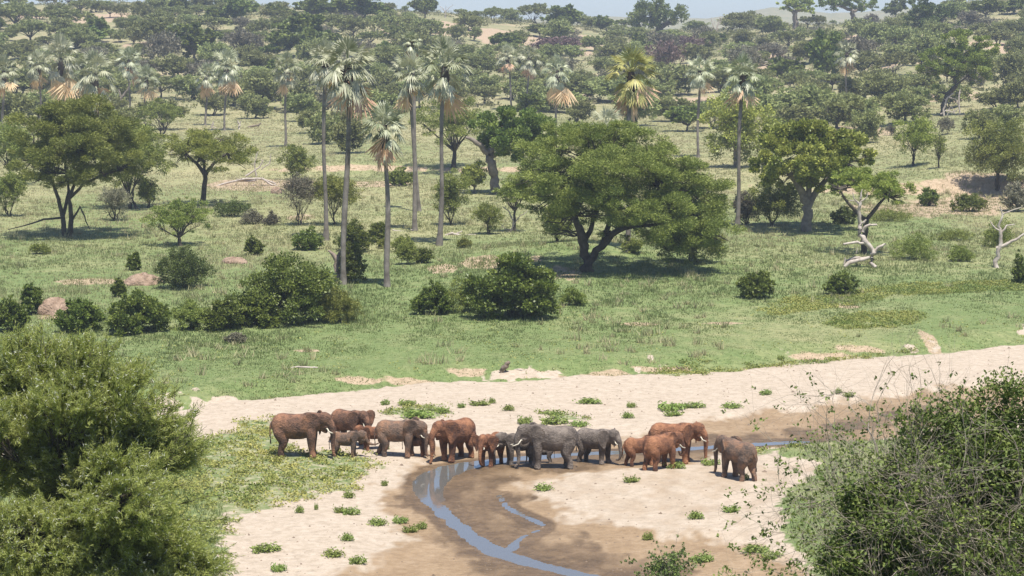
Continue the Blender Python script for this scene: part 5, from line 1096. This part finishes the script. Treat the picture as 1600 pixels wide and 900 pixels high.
def zigzag(rng, tb, p, d, L, r, depth, out, k=4):
    n = max(3, int(L/.16)); P = [p]; q = p.copy()
    for i in range(n):
        d = d+rng.normal(0, .22, 3); d[2] += .05*(depth > 1); d /= np.linalg.norm(d); q = q+d*L/n; P.append(q.copy())
        if depth > 0 and i > 0 and rng.random() < .62:
            dd = d+rng.normal(0, .75, 3); dd[2] += .15; dd /= np.linalg.norm(dd); zigzag(rng, tb, q.copy(), dd, L*rng.uniform(.28, .55), r*.5*(1-i/n*.5), depth-1, out)
    tb.tube(P, np.linspace(r, r*.35, len(P)), k); out.append((np.array(P), depth))
def near_bush(label, x0, y0, cx, cz, a, b, stems, long_, seed, nleaf, leafL, fill, lumps=None):
    rng = np.random.default_rng(seed); z0 = Hs(x0, y0)
    t = thing('thorn_bush', label, 'bush', (x0, y0, z0)); tb = Tubes(); out = []
    for i in range(stems):
        ang = rng.uniform(0, 6.28); tgt = np.array([cx-x0+math.cos(ang)*a*rng.uniform(.1, 1), math.sin(ang)*a*.8*rng.uniform(.1, 1), (cz-z0)+b*rng.uniform(.1, 1.0)*(1.0 if i % 3 else 1.15)])
        p = np.array([rng.normal(0, .2), rng.normal(0, .2), -.1]); v = tgt-p; L = np.linalg.norm(v)
        zigzag(rng, tb, p, v/L, L*rng.uniform(.85, 1.08)*long_, .026, 2, out, 5)
    link('branches', tb.mesh('branches', M['twig']), t)
    P = np.concatenate([q[0] for q in out if q[1] < 2]); wgt = np.clip(1.35-(P[:, 2]-(cz-z0))/b*.9, .12, 1.3)**1.4; wgt /= wgt.sum()
    idx = rng.choice(len(P), nleaf//5, p=wgt); base = P[idx]+rng.normal(0, .05, (len(idx), 3)); tone = np.clip(rng.normal(.45, .25, len(idx)), 0, 1)
    C = np.repeat(base, 5, 0)+rng.normal(0, .03, (len(idx)*5, 3)); T = np.repeat(tone, 5)
    # inner foliage mass
    m = fill; v = rng.normal(size=(m, 3)); v /= np.linalg.norm(v, axis=1)[:, None]; lump = 1+.22*np.sin(v[:, 0]*7+1)*np.cos(v[:, 2]*6)+.12*np.sin(v[:, 1]*13+v[:, 0]*9)
    rr = (rng.random(m)**.35*.86*lump)[:, None]; Cf = np.array([cx-x0, 0, cz-z0-b*.18])+v*np.array([a, a*.8, b*.86])*rr
    if lumps:
        wl = np.array([q[2]*q[3]*q[4] for q in lumps]); li = rng.choice(len(lumps), m//14, p=wl/wl.sum()); L_ = np.array([q[:4] for q in lumps], float)[li]
        v = rng.normal(size=(len(li), 3)); v /= np.linalg.norm(v, axis=1)[:, None]; v[:, 1] = np.where(rng.random(len(li)) < .6, -abs(v[:, 1]), v[:, 1])
        cc = np.stack([(L_[:, 0]-800)/sN-x0, 0*li, CAMZ-(L_[:, 1]-40)/FOC*y0-z0], 1)+v*np.stack([L_[:, 2]/sN, L_[:, 2]/sN*.8, L_[:, 3]/sN], 1)*(rng.random(len(li))**.4)[:, None]
        Cf = np.repeat(cc, 14, 0)+rng.normal(0, .055, (len(li)*14, 3)); m = len(Cf)
    C = np.concatenate([C, Cf]); T = np.concatenate([T, np.clip(np.repeat(rng.normal(.38, .25, m//14 if lumps else m), 14 if lumps else 1), 0, 1)])
    V, F, T = rhombi(rng, C, rng.normal(size=C.shape)+np.array([0, 0, .3]), rng.uniform(.7, 1.3, len(C))*leafL, rng.uniform(.4, .7, len(C))*leafL, T)
    link('foliage', new_mesh('foliage', V, F, M['near_bush'], tint=T), t)
sN = ppm(36.)
near_bush('big close thorny bush with zigzag bare twigs in the lower right corner', (1560-800)/sN, 36., (1550-800)/sN, CAMZ-(775-40)/FOC*36, 225/sN, 165/sN, 48, 1.0, 11, 60000, .070, 110000, [(1570,720,110,80,.9),(1430,820,105,80,1.3),(1560,850,140,90,1.3),(1500,660,70,50,.3),(1590,620,60,50,.25),(1360,790,45,40,.5),(1350,885,65,50,1),(1470,745,90,65,.7),(1440,670,50,35,.15)])
xb, yb_, zb_ = (1045-800)/ppm(100.), 100., None
near_bush('small loose light-leaved shrub cut by the bottom edge of the picture', xb, yb_, xb, Hs(xb, yb_)+.9, 1.15, 1.0, 14, 1.0, 12, 2600, .13, 700)
